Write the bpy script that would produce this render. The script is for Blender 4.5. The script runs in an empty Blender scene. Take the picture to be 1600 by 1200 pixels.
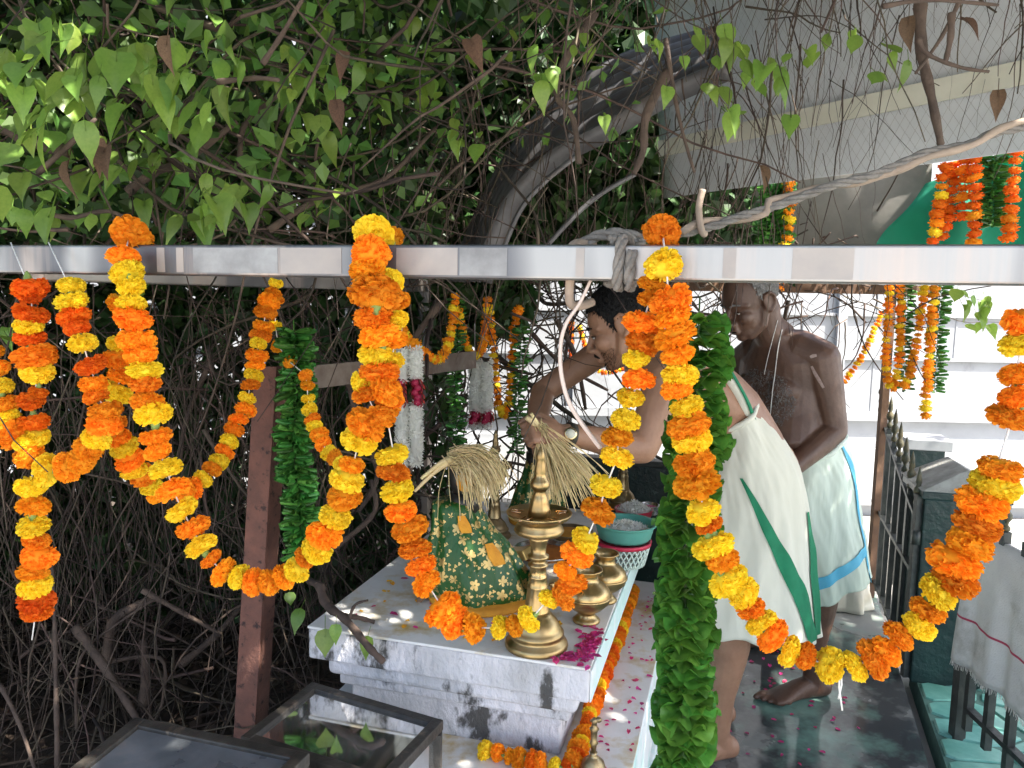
import bpy, bmesh, math, random
import numpy as np
from mathutils import Vector, Matrix, Quaternion
V = Vector
rng = random.Random(11)
npr = np.random.default_rng(5)
sc = bpy.context.scene
COL = sc.collection

# ------------------------------------------------------------------ camera
H = 1.4
cam_d = bpy.data.cameras.new('camera'); cam = bpy.data.objects.new('camera', cam_d); COL.objects.link(cam)
cam_d.sensor_width = 36; cam_d.lens = 27; cam_d.clip_start = .02; cam_d.clip_end = 500
CAMR = (Matrix.Rotation(math.radians(90 - 6.5), 3, 'X') @ Matrix.Rotation(math.radians(1.06), 3, 'Z'))
CAMP = V((0, 0, H))
cam.matrix_world = Matrix.Translation(CAMP) @ CAMR.to_4x4()
sc.camera = cam
# ------------------------------------------------------------------ sky, sun, exposure
SUN_EL, SUN_AZ = math.radians(54), math.radians(118)      # azimuth from +Y clockwise: behind the camera, to the right
w = bpy.data.worlds.new('World'); sc.world = w; w.use_nodes = True
nt = w.node_tree; bg = nt.nodes['Background']
sky = nt.nodes.new('ShaderNodeTexSky'); sky.sky_type = 'NISHITA'; sky.sun_disc = False
sky.sun_elevation = SUN_EL; sky.sun_rotation = SUN_AZ; sky.dust_density = 3; sky.air_density = 1
nt.links.new(sky.outputs[0], bg.inputs[0]); bg.inputs[1].default_value = .15
sd = bpy.data.lights.new('sun', 'SUN'); sd.energy = 4.5; sd.angle = math.radians(.6); sd.color = (1, .95, .86)
sun = bpy.data.objects.new('sun', sd); COL.objects.link(sun)
SUNV = V((math.sin(SUN_AZ) * math.cos(SUN_EL), math.cos(SUN_AZ) * math.cos(SUN_EL), math.sin(SUN_EL)))
sun.rotation_euler = SUNV.to_track_quat('Z', 'Y').to_euler()
sun.location = (3, -4, 6)
vs = sc.view_settings
vs.view_transform = 'Standard'; vs.look = 'None'; vs.gamma = 1; vs.exposure = 2.05
sc.cycles.max_bounces = 8; sc.cycles.diffuse_bounces = 4; sc.cycles.glossy_bounces = 4
sc.cycles.transmission_bounces = 6; sc.cycles.transparent_max_bounces = 8
sc.cycles.sample_clamp_indirect = 6

# ------------------------------------------------------------------ measuring from the photograph (1600 x 1200 px)
def ray(px, py): return CAMR @ V(((px - 800) / 1200, -(py - 600) / 1200, -1))
def at(px, py, d):
    r = ray(px, py); return CAMP + r * (d / r.y)
def at_z(px, py, z):
    r = ray(px, py); return CAMP + r * ((z - H) / r.z)
def on_plane(px, py, p0, n):
    r = ray(px, py); return CAMP + r * ((p0 - CAMP).dot(n) / r.dot(n))

# ------------------------------------------------------------------ mesh building
class MB:
    def __init__(s): s.v = []; s.f = []; s.m = []; s.mi = 0
    def add(s, vs, fs):
        o = len(s.v); s.v.extend([tuple(p) for p in vs])
        for f in fs: s.f.append(tuple(i + o for i in f)); s.m.append(s.mi)
    def loft(s, rings, cap=True, close=True):
        n = len(rings[0]); vs = [p for r in rings for p in r]; fs = []
        for i in range(len(rings) - 1):
            for j in range(n if close else n - 1):
                k = (j + 1) % n
                fs.append((i * n + j, i * n + k, (i + 1) * n + k, (i + 1) * n + j))
        if cap and close:
            fs.append(tuple(range(n - 1, -1, -1))); fs.append(tuple((len(rings) - 1) * n + j for j in range(n)))
        s.add(vs, fs)
    def tube(s, pts, r, n=6, rnd=False, cap=True):
        pts = [V(p) for p in pts]
        if not isinstance(r, (list, tuple)): r = [r] * len(pts)
        r = list(r)
        if rnd:
            a = (pts[0] - pts[1]).normalized(); b = (pts[-1] - pts[-2]).normalized()
            p0, p1, r0, r1 = pts[0], pts[-1], r[0], r[-1]
            pre = [(p0 + a * r0 * .98, r0 * .2), (p0 + a * r0 * .8, r0 * .6), (p0 + a * r0 * .45, r0 * .89)]
            post = [(p1 + b * r1 * .45, r1 * .89), (p1 + b * r1 * .8, r1 * .6), (p1 + b * r1 * .98, r1 * .2)]
            pts = [q[0] for q in pre] + pts + [q[0] for q in post]; r = [q[1] for q in pre] + r + [q[1] for q in post]
        ref = None; rings = []
        for i, p in enumerate(pts):
            t = (pts[min(i + 1, len(pts) - 1)] - pts[max(i - 1, 0)])
            if t.length < 1e-9: t = V((0, 0, 1))
            t.normalize()
            if ref is None: ref = V((0, 0, 1)) if abs(t.z) < .9 else V((1, 0, 0))
            u = ref - t * ref.dot(t)
            if u.length < 1e-6: u = t.orthogonal()
            u.normalize(); ref = u; w_ = t.cross(u)
            rings.append([p + (u * math.cos(a) + w_ * math.sin(a)) * r[i] for a in [2 * math.pi * k / n for k in range(n)]])
        s.loft(rings, cap)
    def etube(s, rows, n=20, rnd=True):
        """rows of (centre, half-axis vector 1, half-axis vector 2): an elliptic loft with rounded ends"""
        rings = []
        def ring(c, a, b, k=1): return [c + (a * math.cos(t) + b * math.sin(t)) * k for t in [2 * math.pi * i / n for i in range(n)]]
        c0, a0, b0 = rows[0]; c1, a1, b1 = rows[-1]
        if rnd:
            d = (c0 - rows[1][0]).normalized(); r = min(a0.length, b0.length)
            for e, k in ((.8, .3), (.6, .7), (.3, .93)): rings.append(ring(c0 + d * r * e, a0, b0, k))
        for c, a, b in rows: rings.append(ring(c, a, b))
        if rnd:
            d = (c1 - rows[-2][0]).normalized(); r = min(a1.length, b1.length)
            for e, k in ((.3, .93), (.6, .7), (.8, .3)): rings.append(ring(c1 + d * r * e, a1, b1, k))
        s.loft(rings)
    def lathe(s, prof, o=(0, 0, 0), n=32, M=None):
        o = V(o); rings = []
        for r, z in prof:
            ring = []
            for k in range(n):
                a = 2 * math.pi * k / n; p = V((r * math.cos(a), r * math.sin(a), z))
                ring.append(o + (M @ p if M else p))
            rings.append(ring)
        s.loft(rings)
    def box(s, c, ax, ay, az):
        c, ax, ay, az = V(c), V(ax), V(ay), V(az)
        if ax.cross(ay).dot(az) < 0: ax = -ax
        vs = [c + ax * i + ay * j + az * k for k in (-1, 1) for j in (-1, 1) for i in (-1, 1)]
        s.add(vs, [(0, 2, 3, 1), (4, 5, 7, 6), (0, 1, 5, 4), (2, 6, 7, 3), (0, 4, 6, 2), (1, 3, 7, 5)])
    def ell(s, c, r, M=None, nu=16, nv=10):
        c = V(c); rings = []
        for i in range(1, nv):
            ph = math.pi * i / nv; ring = []
            for k in range(nu):
                a = 2 * math.pi * k / nu
                p = V((r[0] * math.sin(ph) * math.cos(a), r[1] * math.sin(ph) * math.sin(a), -r[2] * math.cos(ph)))
                ring.append(c + (M @ p if M else p))
            rings.append(ring)
        s.loft(rings)
    def grid(s, rows):
        s.loft(rows, False, False)
    def mesh(s, name='m', origin=(0, 0, 0), mats=(), smooth=True):
        me = bpy.data.meshes.new(name); o = V(origin)
        me.from_pydata([(x - o.x, y - o.y, z - o.z) for x, y, z in s.v], [], s.f)
        for m in mats: me.materials.append(m)
        if len(mats) > 1: me.polygons.foreach_set('material_index', s.m)
        if smooth: me.polygons.foreach_set('use_smooth', [True] * len(me.polygons))
        me.update(); return me

ORG = {}
def tag(o, label=None, cat=None, group=None, kind=None):
    if label: o['label'] = label
    if cat: o['category'] = cat
    if group: o['group'] = group
    if kind: o['kind'] = kind
    return o
def link(name, data, parent=None, loc=(0, 0, 0)):
    o = bpy.data.objects.new(name, data); COL.objects.link(o)
    o.location = loc
    if parent: o.parent = parent
    return o
def thing(name, loc, label, cat, group=None):
    o = link(name, None, None, loc); o.empty_display_size = .05; ORG[o.name] = V(loc); return tag(o, label, cat, group)
def part(name, mb, mats, parent, smooth=True, kind=None, label=None):
    if not isinstance(mats, (list, tuple)): mats = [mats]
    og = ORG[parent.name]
    o = link(name, mb.mesh(name, og, mats, smooth), parent); ORG[o.name] = og
    return tag(o, label, None, None, kind)
def solo(name, mb, mats, label=None, cat=None, group=None, kind=None, smooth=True, loc=None):
    if not isinstance(mats, (list, tuple)): mats = [mats]
    if loc is None:
        a = np.array(mb.v); loc = V((float(a[:, 0].mean()), float(a[:, 1].mean()), float(a[:, 2].min())))
    o = link(name, mb.mesh(name, loc, mats, smooth), None, loc); ORG[o.name] = V(loc)
    return tag(o, label, cat, group, kind)
def inst(name, me, parent, p, q=None, s=1.0):
    o = link(name, me, parent, V(p) - ORG[parent.name]); o.rotation_mode = 'QUATERNION'
    if q: o.rotation_quaternion = q
    o.scale = (s, s, s) if isinstance(s, (int, float)) else s
    return o
def bevel(o, wd, seg=2, ang=35):
    m = o.modifiers.new('bevel', 'BEVEL'); m.width = wd; m.segments = seg; m.limit_method = 'ANGLE'; m.angle_limit = math.radians(ang)
    return o
def remeshed(mb, voxel, it=4, fac=.5):
    me = mb.mesh('tmp'); o = bpy.data.objects.new('tmp', me); COL.objects.link(o)
    r = o.modifiers.new('r', 'REMESH'); r.mode = 'VOXEL'; r.voxel_size = voxel; r.use_smooth_shade = True
    if it:
        s_ = o.modifiers.new('s', 'SMOOTH'); s_.iterations = it; s_.factor = fac
    dg = bpy.context.evaluated_depsgraph_get(); out = bpy.data.meshes.new_from_object(o.evaluated_get(dg))
    bpy.data.objects.remove(o); bpy.data.meshes.remove(me); return out
def spline(pts, k=8):
    pts = [V(p) for p in pts]; out = []
    for i in range(len(pts) - 1):
        p0, p1, p2, p3 = pts[max(i - 1, 0)], pts[i], pts[i + 1], pts[min(i + 2, len(pts) - 1)]
        for j in range(k):
            t = j / k
            out.append(.5 * ((2 * p1) + (p2 - p0) * t + (2 * p0 - 5 * p1 + 4 * p2 - p3) * t * t + (3 * p1 - p0 - 3 * p2 + p3) * t ** 3))
    out.append(pts[-1]); return out
def resample(pts, step):
    out = [pts[0].copy()]; acc = 0
    for a, b in zip(pts, pts[1:]):
        L = (b - a).length; pos = 0
        while L > 0 and acc + (L - pos) >= step:
            pos += step - acc; acc = 0; out.append(a.lerp(b, pos / L))
        acc += L - pos
    return out

# ------------------------------------------------------------------ materials
def mat(name, c1, c2=None, scale=8, rough=.6, metal=0, bump=0, bscale=None, lo=.35, hi=.65, orand=0, irand=0, trans=0,
        spec=.5, sss=0, detail=5, c3=None, s3=3, lo3=.55, hi3=.7, rough2=None, coat=0, stretch=None, bdist=.01, tcol=None):
    m = bpy.data.materials.new(name); m.use_nodes = True; t = m.node_tree; N = t.nodes; L = t.links
    b = N['Principled BSDF']; out = N['Material Output']
    b.inputs['Roughness'].default_value = rough; b.inputs['Metallic'].default_value = metal
    b.inputs['Specular IOR Level'].default_value = spec; b.inputs['Coat Weight'].default_value = coat
    if sss:
        b.inputs['Subsurface Weight'].default_value = sss; b.inputs['Subsurface Radius'].default_value = (.02, .008, .004); b.inputs['Subsurface Scale'].default_value = .4
    tc = N.new('ShaderNodeTexCoord'); co = tc.outputs['Object']
    if stretch:
        mp = N.new('ShaderNodeMapping'); mp.inputs['Scale'].default_value = stretch; L.new(co, mp.inputs[0]); co = mp.outputs[0]
    def noise(s, d=detail):
        n = N.new('ShaderNodeTexNoise'); n.inputs['Scale'].default_value = s; n.inputs['Detail'].default_value = d; n.inputs['Roughness'].default_value = .62
        L.new(co, n.inputs['Vector']); return n.outputs['Fac']
    def ramp(f, a, z):
        r = N.new('ShaderNodeMapRange'); r.inputs['From Min'].default_value = a; r.inputs['From Max'].default_value = z; L.new(f, r.inputs[0]); return r.outputs[0]
    def mix(f, a, z):
        x = N.new('ShaderNodeMix'); x.data_type = 'RGBA'; L.new(f, x.inputs[0])
        for i, q in ((6, a), (7, z)):
            if isinstance(q, (tuple, list)): x.inputs[i].default_value = (*q[:3], 1)
            else: L.new(q, x.inputs[i])
        return x.outputs[2]
    col = None
    if c2 is not None:
        f = ramp(noise(scale), lo, hi); col = mix(f, c1, c2)
        if rough2 is not None:
            rr = N.new('ShaderNodeMapRange'); rr.inputs['To Min'].default_value = rough; rr.inputs['To Max'].default_value = rough2; L.new(f, rr.inputs[0]); L.new(rr.outputs[0], b.inputs['Roughness'])
    if c3 is not None:
        col = mix(ramp(noise(s3, 6), lo3, hi3), col if col is not None else c1, c3)
    if orand or irand:
        hs = N.new('ShaderNodeHueSaturation')
        if col is None: hs.inputs['Color'].default_value = (*c1, 1)
        else: L.new(col, hs.inputs['Color'])
        k = orand or irand
        src = N.new('ShaderNodeObjectInfo').outputs['Random'] if orand else N.new('ShaderNodeNewGeometry').outputs['Random Per Island']
        a = N.new('ShaderNodeMapRange'); a.inputs['To Min'].default_value = 1 - k; a.inputs['To Max'].default_value = 1 + k * .8; L.new(src, a.inputs[0]); L.new(a.outputs[0], hs.inputs['Value'])
        ml = N.new('ShaderNodeMath'); ml.operation = 'MULTIPLY'; ml.inputs[1].default_value = 7.31; L.new(src, ml.inputs[0])
        fr = N.new('ShaderNodeMath'); fr.operation = 'FRACT'; L.new(ml.outputs[0], fr.inputs[0])
        h = N.new('ShaderNodeMapRange'); h.inputs['To Min'].default_value = .5 - k * .05; h.inputs['To Max'].default_value = .5 + k * .05; L.new(fr.outputs[0], h.inputs[0]); L.new(h.outputs[0], hs.inputs['Hue'])
        col = hs.outputs[0]
    if col is None: b.inputs['Base Color'].default_value = (*c1, 1)
    else: L.new(col, b.inputs['Base Color'])
    if bump:
        bn = N.new('ShaderNodeBump'); bn.inputs['Strength'].default_value = bump; bn.inputs['Distance'].default_value = bdist
        L.new(noise(bscale or scale * 3), bn.inputs['Height']); L.new(bn.outputs[0], b.inputs['Normal'])
    if trans:
        tr = N.new('ShaderNodeBsdfTranslucent'); ms = N.new('ShaderNodeMixShader'); ms.inputs[0].default_value = trans
        if tcol: tr.inputs[0].default_value = (*tcol, 1)
        elif col is None: tr.inputs[0].default_value = (*c1, 1)
        else: L.new(col, tr.inputs[0])
        L.new(b.outputs[0], ms.inputs[1]); L.new(tr.outputs[0], ms.inputs[2]); L.new(ms.outputs[0], out.inputs[0])
    m['b'] = 0
    return m
def glass_mat(name, col=(.9, .95, .95), rough=.05, dirt=.3):
    m = bpy.data.materials.new(name); m.use_nodes = True; t = m.node_tree; N = t.nodes; L = t.links
    b = N['Principled BSDF']; b.inputs['Base Color'].default_value = (.25, .25, .24, 1); b.inputs['Roughness'].default_value = .35
    tr = N.new('ShaderNodeBsdfTransparent'); tr.inputs[0].default_value = (*col, 1); gl = N.new('ShaderNodeBsdfGlossy'); gl.inputs['Roughness'].default_value = rough
    fr = N.new('ShaderNodeFresnel'); fr.inputs[0].default_value = 1.5
    m1 = N.new('ShaderNodeMixShader'); L.new(fr.outputs[0], m1.inputs[0]); L.new(tr.outputs[0], m1.inputs[1]); L.new(gl.outputs[0], m1.inputs[2])
    tc = N.new('ShaderNodeTexCoord'); n = N.new('ShaderNodeTexNoise'); n.inputs['Scale'].default_value = 9; n.inputs['Detail'].default_value = 8; L.new(tc.outputs['Object'], n.inputs['Vector'])
    r = N.new('ShaderNodeMapRange'); r.inputs['From Min'].default_value = .42; r.inputs['From Max'].default_value = .75; r.inputs['To Max'].default_value = dirt; r.inputs['To Min'].default_value = dirt * .12; L.new(n.outputs['Fac'], r.inputs[0])
    m2 = N.new('ShaderNodeMixShader'); L.new(r.outputs[0], m2.inputs[0]); L.new(m1.outputs[0], m2.inputs[1]); L.new(b.outputs[0], m2.inputs[2]); L.new(m2.outputs[0], N['Material Output'].inputs[0])
    return m

M = {}
M['soil'] = mat('soil', (.035, .026, .02), (.075, .055, .04), 14, .95, bump=.6, bscale=40)
M['litter'] = mat('litter', (.10, .07, .045), (.05, .035, .025), 9, .9, irand=.5)
M['floor'] = mat('wet_concrete', (.20, .21, .20), (.055, .06, .062), 2.6, .50, lo=.40, hi=.52, rough2=.03, bump=.06, bscale=60, c3=(.16, .28, .23), s3=2.1, lo3=.5, hi3=.62, bdist=.004)
M['yard'] = mat('yard_concrete', (.42, .40, .37), (.30, .29, .27), 3, .85, bump=.2)
M['tile'] = mat('teal_paving', (.10, .30, .25), (.17, .40, .34), 16, .35, orand=.18, bump=.15)
M['joint'] = mat('paving_joint', (.05, .13, .11), (.09, .19, .16), 30, .8)
M['white_wall'] = mat('white_painted_wall', (.35, .36, .375), (.28, .29, .305), 2.2, .8, c3=(.22, .225, .23), s3=5, lo3=.6, hi3=.75, bump=.1)
M['lime'] = mat('whitewashed_plaster', (.68, .655, .68), (.47, .455, .46), 9, .85, bump=.9, bscale=48, c3=(.085, .08, .075), s3=13, lo3=.55, hi3=.62, bdist=.012, lo=.4, hi=.66, stretch=(1, 1, .55))
M['limetop'] = mat('whitewashed_top', (.82, .80, .78), (.70, .68, .64), 6, .7, bump=.3, bscale=60, c3=(.58, .42, .16), s3=8, lo3=.53, hi3=.68, bdist=.004)
M['tealwash'] = mat('teal_limewash', (.52, .72, .68), (.66, .78, .76), 9, .75, bump=.3, bscale=40, c3=(.80, .82, .82), s3=5, lo3=.5, hi3=.6)
M['steel'] = mat('brushed_steel', (.43, .415, .40), (.20, .20, .21), 1.6, .46, 1, rough2=.56, stretch=(2.6, 1, .2), detail=2, lo=.47, hi=.53, c3=(.52, .44, .39), s3=2.4, lo3=.50, hi3=.60, bump=.05, bscale=30)
M['rust'] = mat('rusty_iron', (.20, .085, .06), (.13, .06, .045), 22, .85, bump=.35, bscale=90, c3=(.045, .025, .022), s3=38, lo3=.57, hi3=.66)
M['rustgrey'] = mat('rusty_grey_iron', (.20, .16, .13), (.12, .085, .065), 18, .8, bump=.3, bscale=80)
M['blackiron'] = mat('black_painted_iron', (.018, .022, .022), (.05, .055, .05), 20, .45, bump=.2, bscale=60)
M['finial'] = mat('weathered_gilt_iron', (.16, .13, .07), (.05, .06, .045), 30, .5, .3, bump=.3)
M['greengran'] = mat('dark_green_stone', (.006, .020, .020), (.012, .038, .034), 14, .35, bump=.5, bscale=30, c3=(.10, .15, .14), s3=34, lo3=.64, hi3=.74)
M['capstone'] = mat('grey_cap_stone', (.33, .33, .31), (.2, .2, .18), 18, .8, bump=.4)
M['blackframe'] = mat('black_case_frame', (.022, .02, .018), (.07, .06, .05), 14, .5, bump=.3, bscale=60, c3=(.16, .12, .085), s3=22, lo3=.6, hi3=.68)
M['darkglass'] = mat('grimy_dark_glass', (.08, .088, .096), (.20, .21, .22), 6, .22, c3=(.25, .22, .2), s3=9, lo3=.6, hi3=.72, rough2=.5, bump=.1)
M['glass'] = glass_mat('dusty_glass', dirt=.38)
M['brass'] = mat('brass', (.56, .385, .17), (.36, .25, .115), 9, .26, 1, rough2=.42, bump=.04)
M['brass2'] = mat('polished_copper_brass', (.86, .52, .30), (.74, .48, .26), 10, .18, 1)
M['oldbrass'] = mat('dull_brass', (.42, .31, .16), (.22, .17, .10), 18, .4, 1)
M['stone'] = mat('black_idol_stone', (.012, .011, .01), (.03, .027, .024), 20, .35)
M['turmeric'] = mat('turmeric_paste', (.80, .36, .03), (.62, .24, .02), 24, .8, bump=.3)
M['orange_powder'] = mat('orange_powder', (.66, .22, .025), (.50, .15, .02), 20, .9, bump=.3)
M['wood'] = mat('weathered_wood', (.24, .13, .07), (.15, .085, .05), 10, .8, bump=.4, stretch=(1, 1, 8))
M['straw'] = mat('dry_areca_straw', (.74, .60, .33), (.62, .47, .22), 20, .65, irand=.28)
M['string'] = mat('white_string', (.78, .76, .72), None, rough=.8)
M['rope'] = mat('grey_rope', (.30, .27, .24), (.20, .18, .16), 60, .9, bump=.5, bscale=200)
M['vinewood'] = mat('peeled_vine', (.44, .33, .25), (.33, .25, .19), 30, .8, bump=.3)
M['stem'] = mat('vine_stem', (.105, .074, .054), (.045, .032, .024), 20, .9, irand=.6)
M['bark'] = mat('branch_bark', (.12, .085, .062), (.06, .042, .033), 24, .9, bump=.5, bscale=80, irand=.25)
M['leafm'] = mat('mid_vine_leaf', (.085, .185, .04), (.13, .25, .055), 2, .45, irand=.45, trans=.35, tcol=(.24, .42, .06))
M['dead'] = mat('dead_leaf', (.19, .11, .065), (.11, .065, .04), 20, .85, orand=.3, trans=.2)
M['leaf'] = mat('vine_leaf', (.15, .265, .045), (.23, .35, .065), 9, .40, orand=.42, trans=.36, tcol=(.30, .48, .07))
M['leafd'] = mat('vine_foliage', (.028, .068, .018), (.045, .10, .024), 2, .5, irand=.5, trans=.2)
M['betel'] = mat('betel_leaf', (.075, .215, .028), (.13, .31, .05), 5, .36, orand=.42, trans=.2, tcol=(.18, .4, .04))
M['deepleaf'] = mat('dark_garland_leaf', (.05, .20, .03), (.10, .30, .055), 6, .36, orand=.4, trans=.15)
M['org'] = mat('marigold_orange', (.97, .31, .012), (1, .40, .022), 3, .72, orand=.20, trans=.22, spec=.2)
M['yel'] = mat('marigold_yellow', (1, .68, .02), (1, .79, .05), 3, .72, orand=.08, trans=.22, spec=.2)
M['red'] = mat('marigold_red_orange', (.84, .15, .010), (.90, .21, .012), 3, .72, orand=.15, trans=.2, spec=.2)
M['calyx'] = mat('green_calyx', (.20, .30, .07), None, rough=.6)
M['jas'] = mat('white_tuberose', (.95, .94, .90), (.90, .90, .84), 40, .7, irand=.03, trans=.5)
M['rose'] = mat('red_rose', (.42, .012, .035), (.30, .008, .02), 12, .6, irand=.3)
M['petal'] = mat('rose_petal', (.60, .02, .15), (.70, .06, .25), 3, .55, irand=.35, trans=.2)
M['ypetal'] = mat('marigold_petal', (.85, .42, .02), None, rough=.7, irand=.2)
M['cloth'] = mat('cream_cotton', (.80, .78, .66), (.72, .70, .58), 4, .85, bump=.35, bscale=7, bdist=.03, trans=.12, stretch=(1.3, 1, .7), detail=3)
M['mint'] = mat('net_tinted_cotton', (.74, .82, .71), (.66, .75, .63), 4, .85, bump=.4, bscale=8, bdist=.03, trans=.12, stretch=(1.6, 1, .4), detail=3)  # green light from the net painted into the white cotton's colour
M['greenband'] = mat('green_woven_border', (.005, .17, .075), (.008, .21, .095), 30, .75)
M['blueband'] = mat('blue_woven_border', (.10, .46, .68), (.14, .52, .72), 30, .75)
M['towel'] = mat('grey_white_towel', (.76, .72, .69), (.66, .62, .60), 9, .95, bump=.4, bscale=220, c3=(.42, .38, .33), s3=5)
M['redline'] = mat('towel_red_stripe', (.45, .05, .10), None, rough=.9)
M['skin1'] = mat('brown_skin', (.37, .20, .125), (.28, .145, .088), 14, .40, sss=.1, bump=.35, bscale=120, bdist=.003, rough2=.55)
M['skin2'] = mat('dark_brown_skin', (.135, .072, .048), (.088, .045, .03), 14, .36, sss=.06, bump=.4, bscale=110, bdist=.003, rough2=.52)
M['hair'] = mat('black_hair', (.006, .005, .005), (.012, .011, .011), 60, .6, spec=.25, bump=.8, bscale=150, stretch=(1, 1, .35))
M['greyhair'] = mat('grey_hair', (.26, .25, .24), (.09, .085, .08), 60, .6, bump=.8, bscale=150)
M['eye'] = mat('eye_white', (.55, .5, .45), None, rough=.2)
M['iris'] = mat('dark_iris', (.012, .008, .006), None, rough=.12)
M['lip'] = mat('lip', (.20, .075, .06), None, rough=.5)
M['ash'] = mat('ash_mark', (.46, .36, .33), (.30, .2, .17), 60, .9)
M['sheet'] = mat('dusty_grey_sheet', (.72, .74, .76), (.62, .64, .66), 3, .6, c3=(.20, .20, .20), s3=9, lo3=.62, hi3=.78, bump=.08)
M['batten'] = mat('cream_batten', (.80, .78, .66), (.68, .66, .55), 7, .75, bump=.15)
M['board'] = mat('stained_cloth_sheet', (.30, .28, .25), (.19, .18, .165), 3.5, .85, bump=.2)
M['net'] = mat('green_shade_net', (.02, .30, .19), (.015, .24, .15), 5, .75, trans=.45, tcol=(.02, .45, .28), bump=.3)
M['metalroof'] = mat('grey_corrugated_metal', (.19, .185, .19), (.10, .095, .10), 5, .5, .35, bump=.2, c3=(.12, .10, .09), s3=7)
M['teal_plastic'] = mat('teal_plastic', (.13, .42, .34), None, rough=.35, trans=.2)
M['white_plastic'] = mat('pale_green_plastic', (.62, .74, .66), None, rough=.35, trans=.15)
M['red_plastic'] = mat('red_plastic', (.52, .02, .06), None, rough=.35)
M['steelbowl'] = mat('stainless_steel', (.72, .73, .74), None, rough=.18, metal=1)
M['gold'] = mat('watch_gold', (.75, .6, .35), None, rough=.25, metal=1)
M['strap'] = mat('dark_strap', (.04, .035, .025), None, rough=.6)
M['pole'] = mat('brown_pole', (.16, .085, .045), (.10, .055, .035), 12, .8, bump=.3)
# green sari cloth with gold printed blossoms
def sari():
    m = bpy.data.materials.new('green_gold_sari'); m.use_nodes = True; t = m.node_tree; N = t.nodes; L = t.links; b = N['Principled BSDF']
    def math_(op, a, z=None):
        n = N.new('ShaderNodeMath'); n.operation = op
        for i, q in enumerate((a, z)):
            if q is None: continue
            if isinstance(q, (int, float)): n.inputs[i].default_value = q
            else: L.new(q, n.inputs[i])
        return n.outputs[0]
    tc = N.new('ShaderNodeTexCoord'); co = tc.outputs['Object']
    def blossoms(scale, size, petals):
        vo = N.new('ShaderNodeTexVoronoi'); vo.inputs['Scale'].default_value = scale; vo.inputs['Randomness'].default_value = .8; L.new(co, vo.inputs['Vector'])
        d = N.new('ShaderNodeVectorMath'); d.operation = 'SUBTRACT'; L.new(co, d.inputs[0]); L.new(vo.outputs['Position'], d.inputs[1])
        sp = N.new('ShaderNodeSeparateXYZ'); L.new(d.outputs[0], sp.inputs[0])
        th = math_('ARCTAN2', sp.outputs[2], sp.outputs[0]); pet = math_('ABSOLUTE', math_('COSINE', math_('MULTIPLY', th, petals / 2)))
        rad = math_('MULTIPLY', math_('ADD', math_('MULTIPLY', pet, .55), .45), size)
        inside = math_('LESS_THAN', vo.outputs['Distance'], rad); hole = math_('GREATER_THAN', vo.outputs['Distance'], size * .16)
        return math_('MULTIPLY', inside, hole)
    g = math_('MAXIMUM', blossoms(33, .45, 5), blossoms(75, .34, 3))
    x = N.new('ShaderNodeMix'); x.data_type = 'RGBA'; L.new(g, x.inputs[0]); x.inputs[6].default_value = (.014, .085, .012, 1); x.inputs[7].default_value = (.66, .46, .17, 1)
    L.new(x.outputs[2], b.inputs['Base Color']); L.new(math_('MULTIPLY', g, .8), b.inputs['Metallic']); b.inputs['Roughness'].default_value = .40
    mp = N.new('ShaderNodeMapping'); mp.inputs['Scale'].default_value = (1, 1, .4); L.new(co, mp.inputs[0])
    n = N.new('ShaderNodeTexNoise'); n.inputs['Scale'].default_value = 26; n.inputs['Detail'].default_value = 4; L.new(mp.outputs[0], n.inputs['Vector'])
    bn = N.new('ShaderNodeBump'); bn.inputs['Strength'].default_value = .8; bn.inputs['Distance'].default_value = .014; L.new(n.outputs['Fac'], bn.inputs['Height']); L.new(bn.outputs[0], b.inputs['Normal'])
    return m
M['sari'] = sari()
# ================================================================== THE SETTING
Z3 = V((0, 0, 1))
def plane(name, pts, m, z, kind='structure'):
    mb = MB(); mb.add([(x, y, z) for x, y in pts], [tuple(range(len(pts)))]); return solo(name, mb, m, kind=kind, smooth=False, loc=(0, 0, z))
def xy(p): return (p.x, p.y)
plane('ground', [(-120, -120), (120, -120), (120, 120), (-120, 120)], M['yard'], -.09)
plane('soil_bed', [(-4, .9), (-.45, .9), (.02, 2.9), (-.3, 5), (-4, 5)], M['soil'], -.01)
# wet concrete floor: a slab with a real edge towards the gutter
def slab(name, pts, z0, z1, m):
    mb = MB(); n = len(pts)
    mb.add([(x, y, z0) for x, y in pts] + [(x, y, z1) for x, y in pts], [tuple(range(n - 1, -1, -1)), tuple(range(n, 2 * n))] + [(i, (i + 1) % n, n + (i + 1) % n, n + i) for i in range(n)])
    return solo(name, mb, m, kind='structure', smooth=False, loc=(0, 0, z0))
g1, g2 = at_z(1404, 1045, 0), at_z(1452, 1200, 0)
gd = (g2 - g1).normalized(); g0 = g1 - gd * 1.6; g3 = g2 + gd * 2.5
slab('pavement', [(-.45, -2), (g3.x, g3.y), (g0.x, g0.y), (1.55, 4.9), (.1, 4.9), (.02, 2.9)], -.085, 0, M['floor'])
side = V((-gd.y, gd.x, 0));
if side.x < 0: side = -side
GS = .05
slab('teal_floor', [xy(g3 + side * GS), xy(g3 + side * 1.6), xy(g1 - gd * .06 + side * 1.6), xy(g1 - gd * .06 + side * GS)], -.085, .002, M['joint'])
tf = bpy.data.objects['teal_floor']
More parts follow.
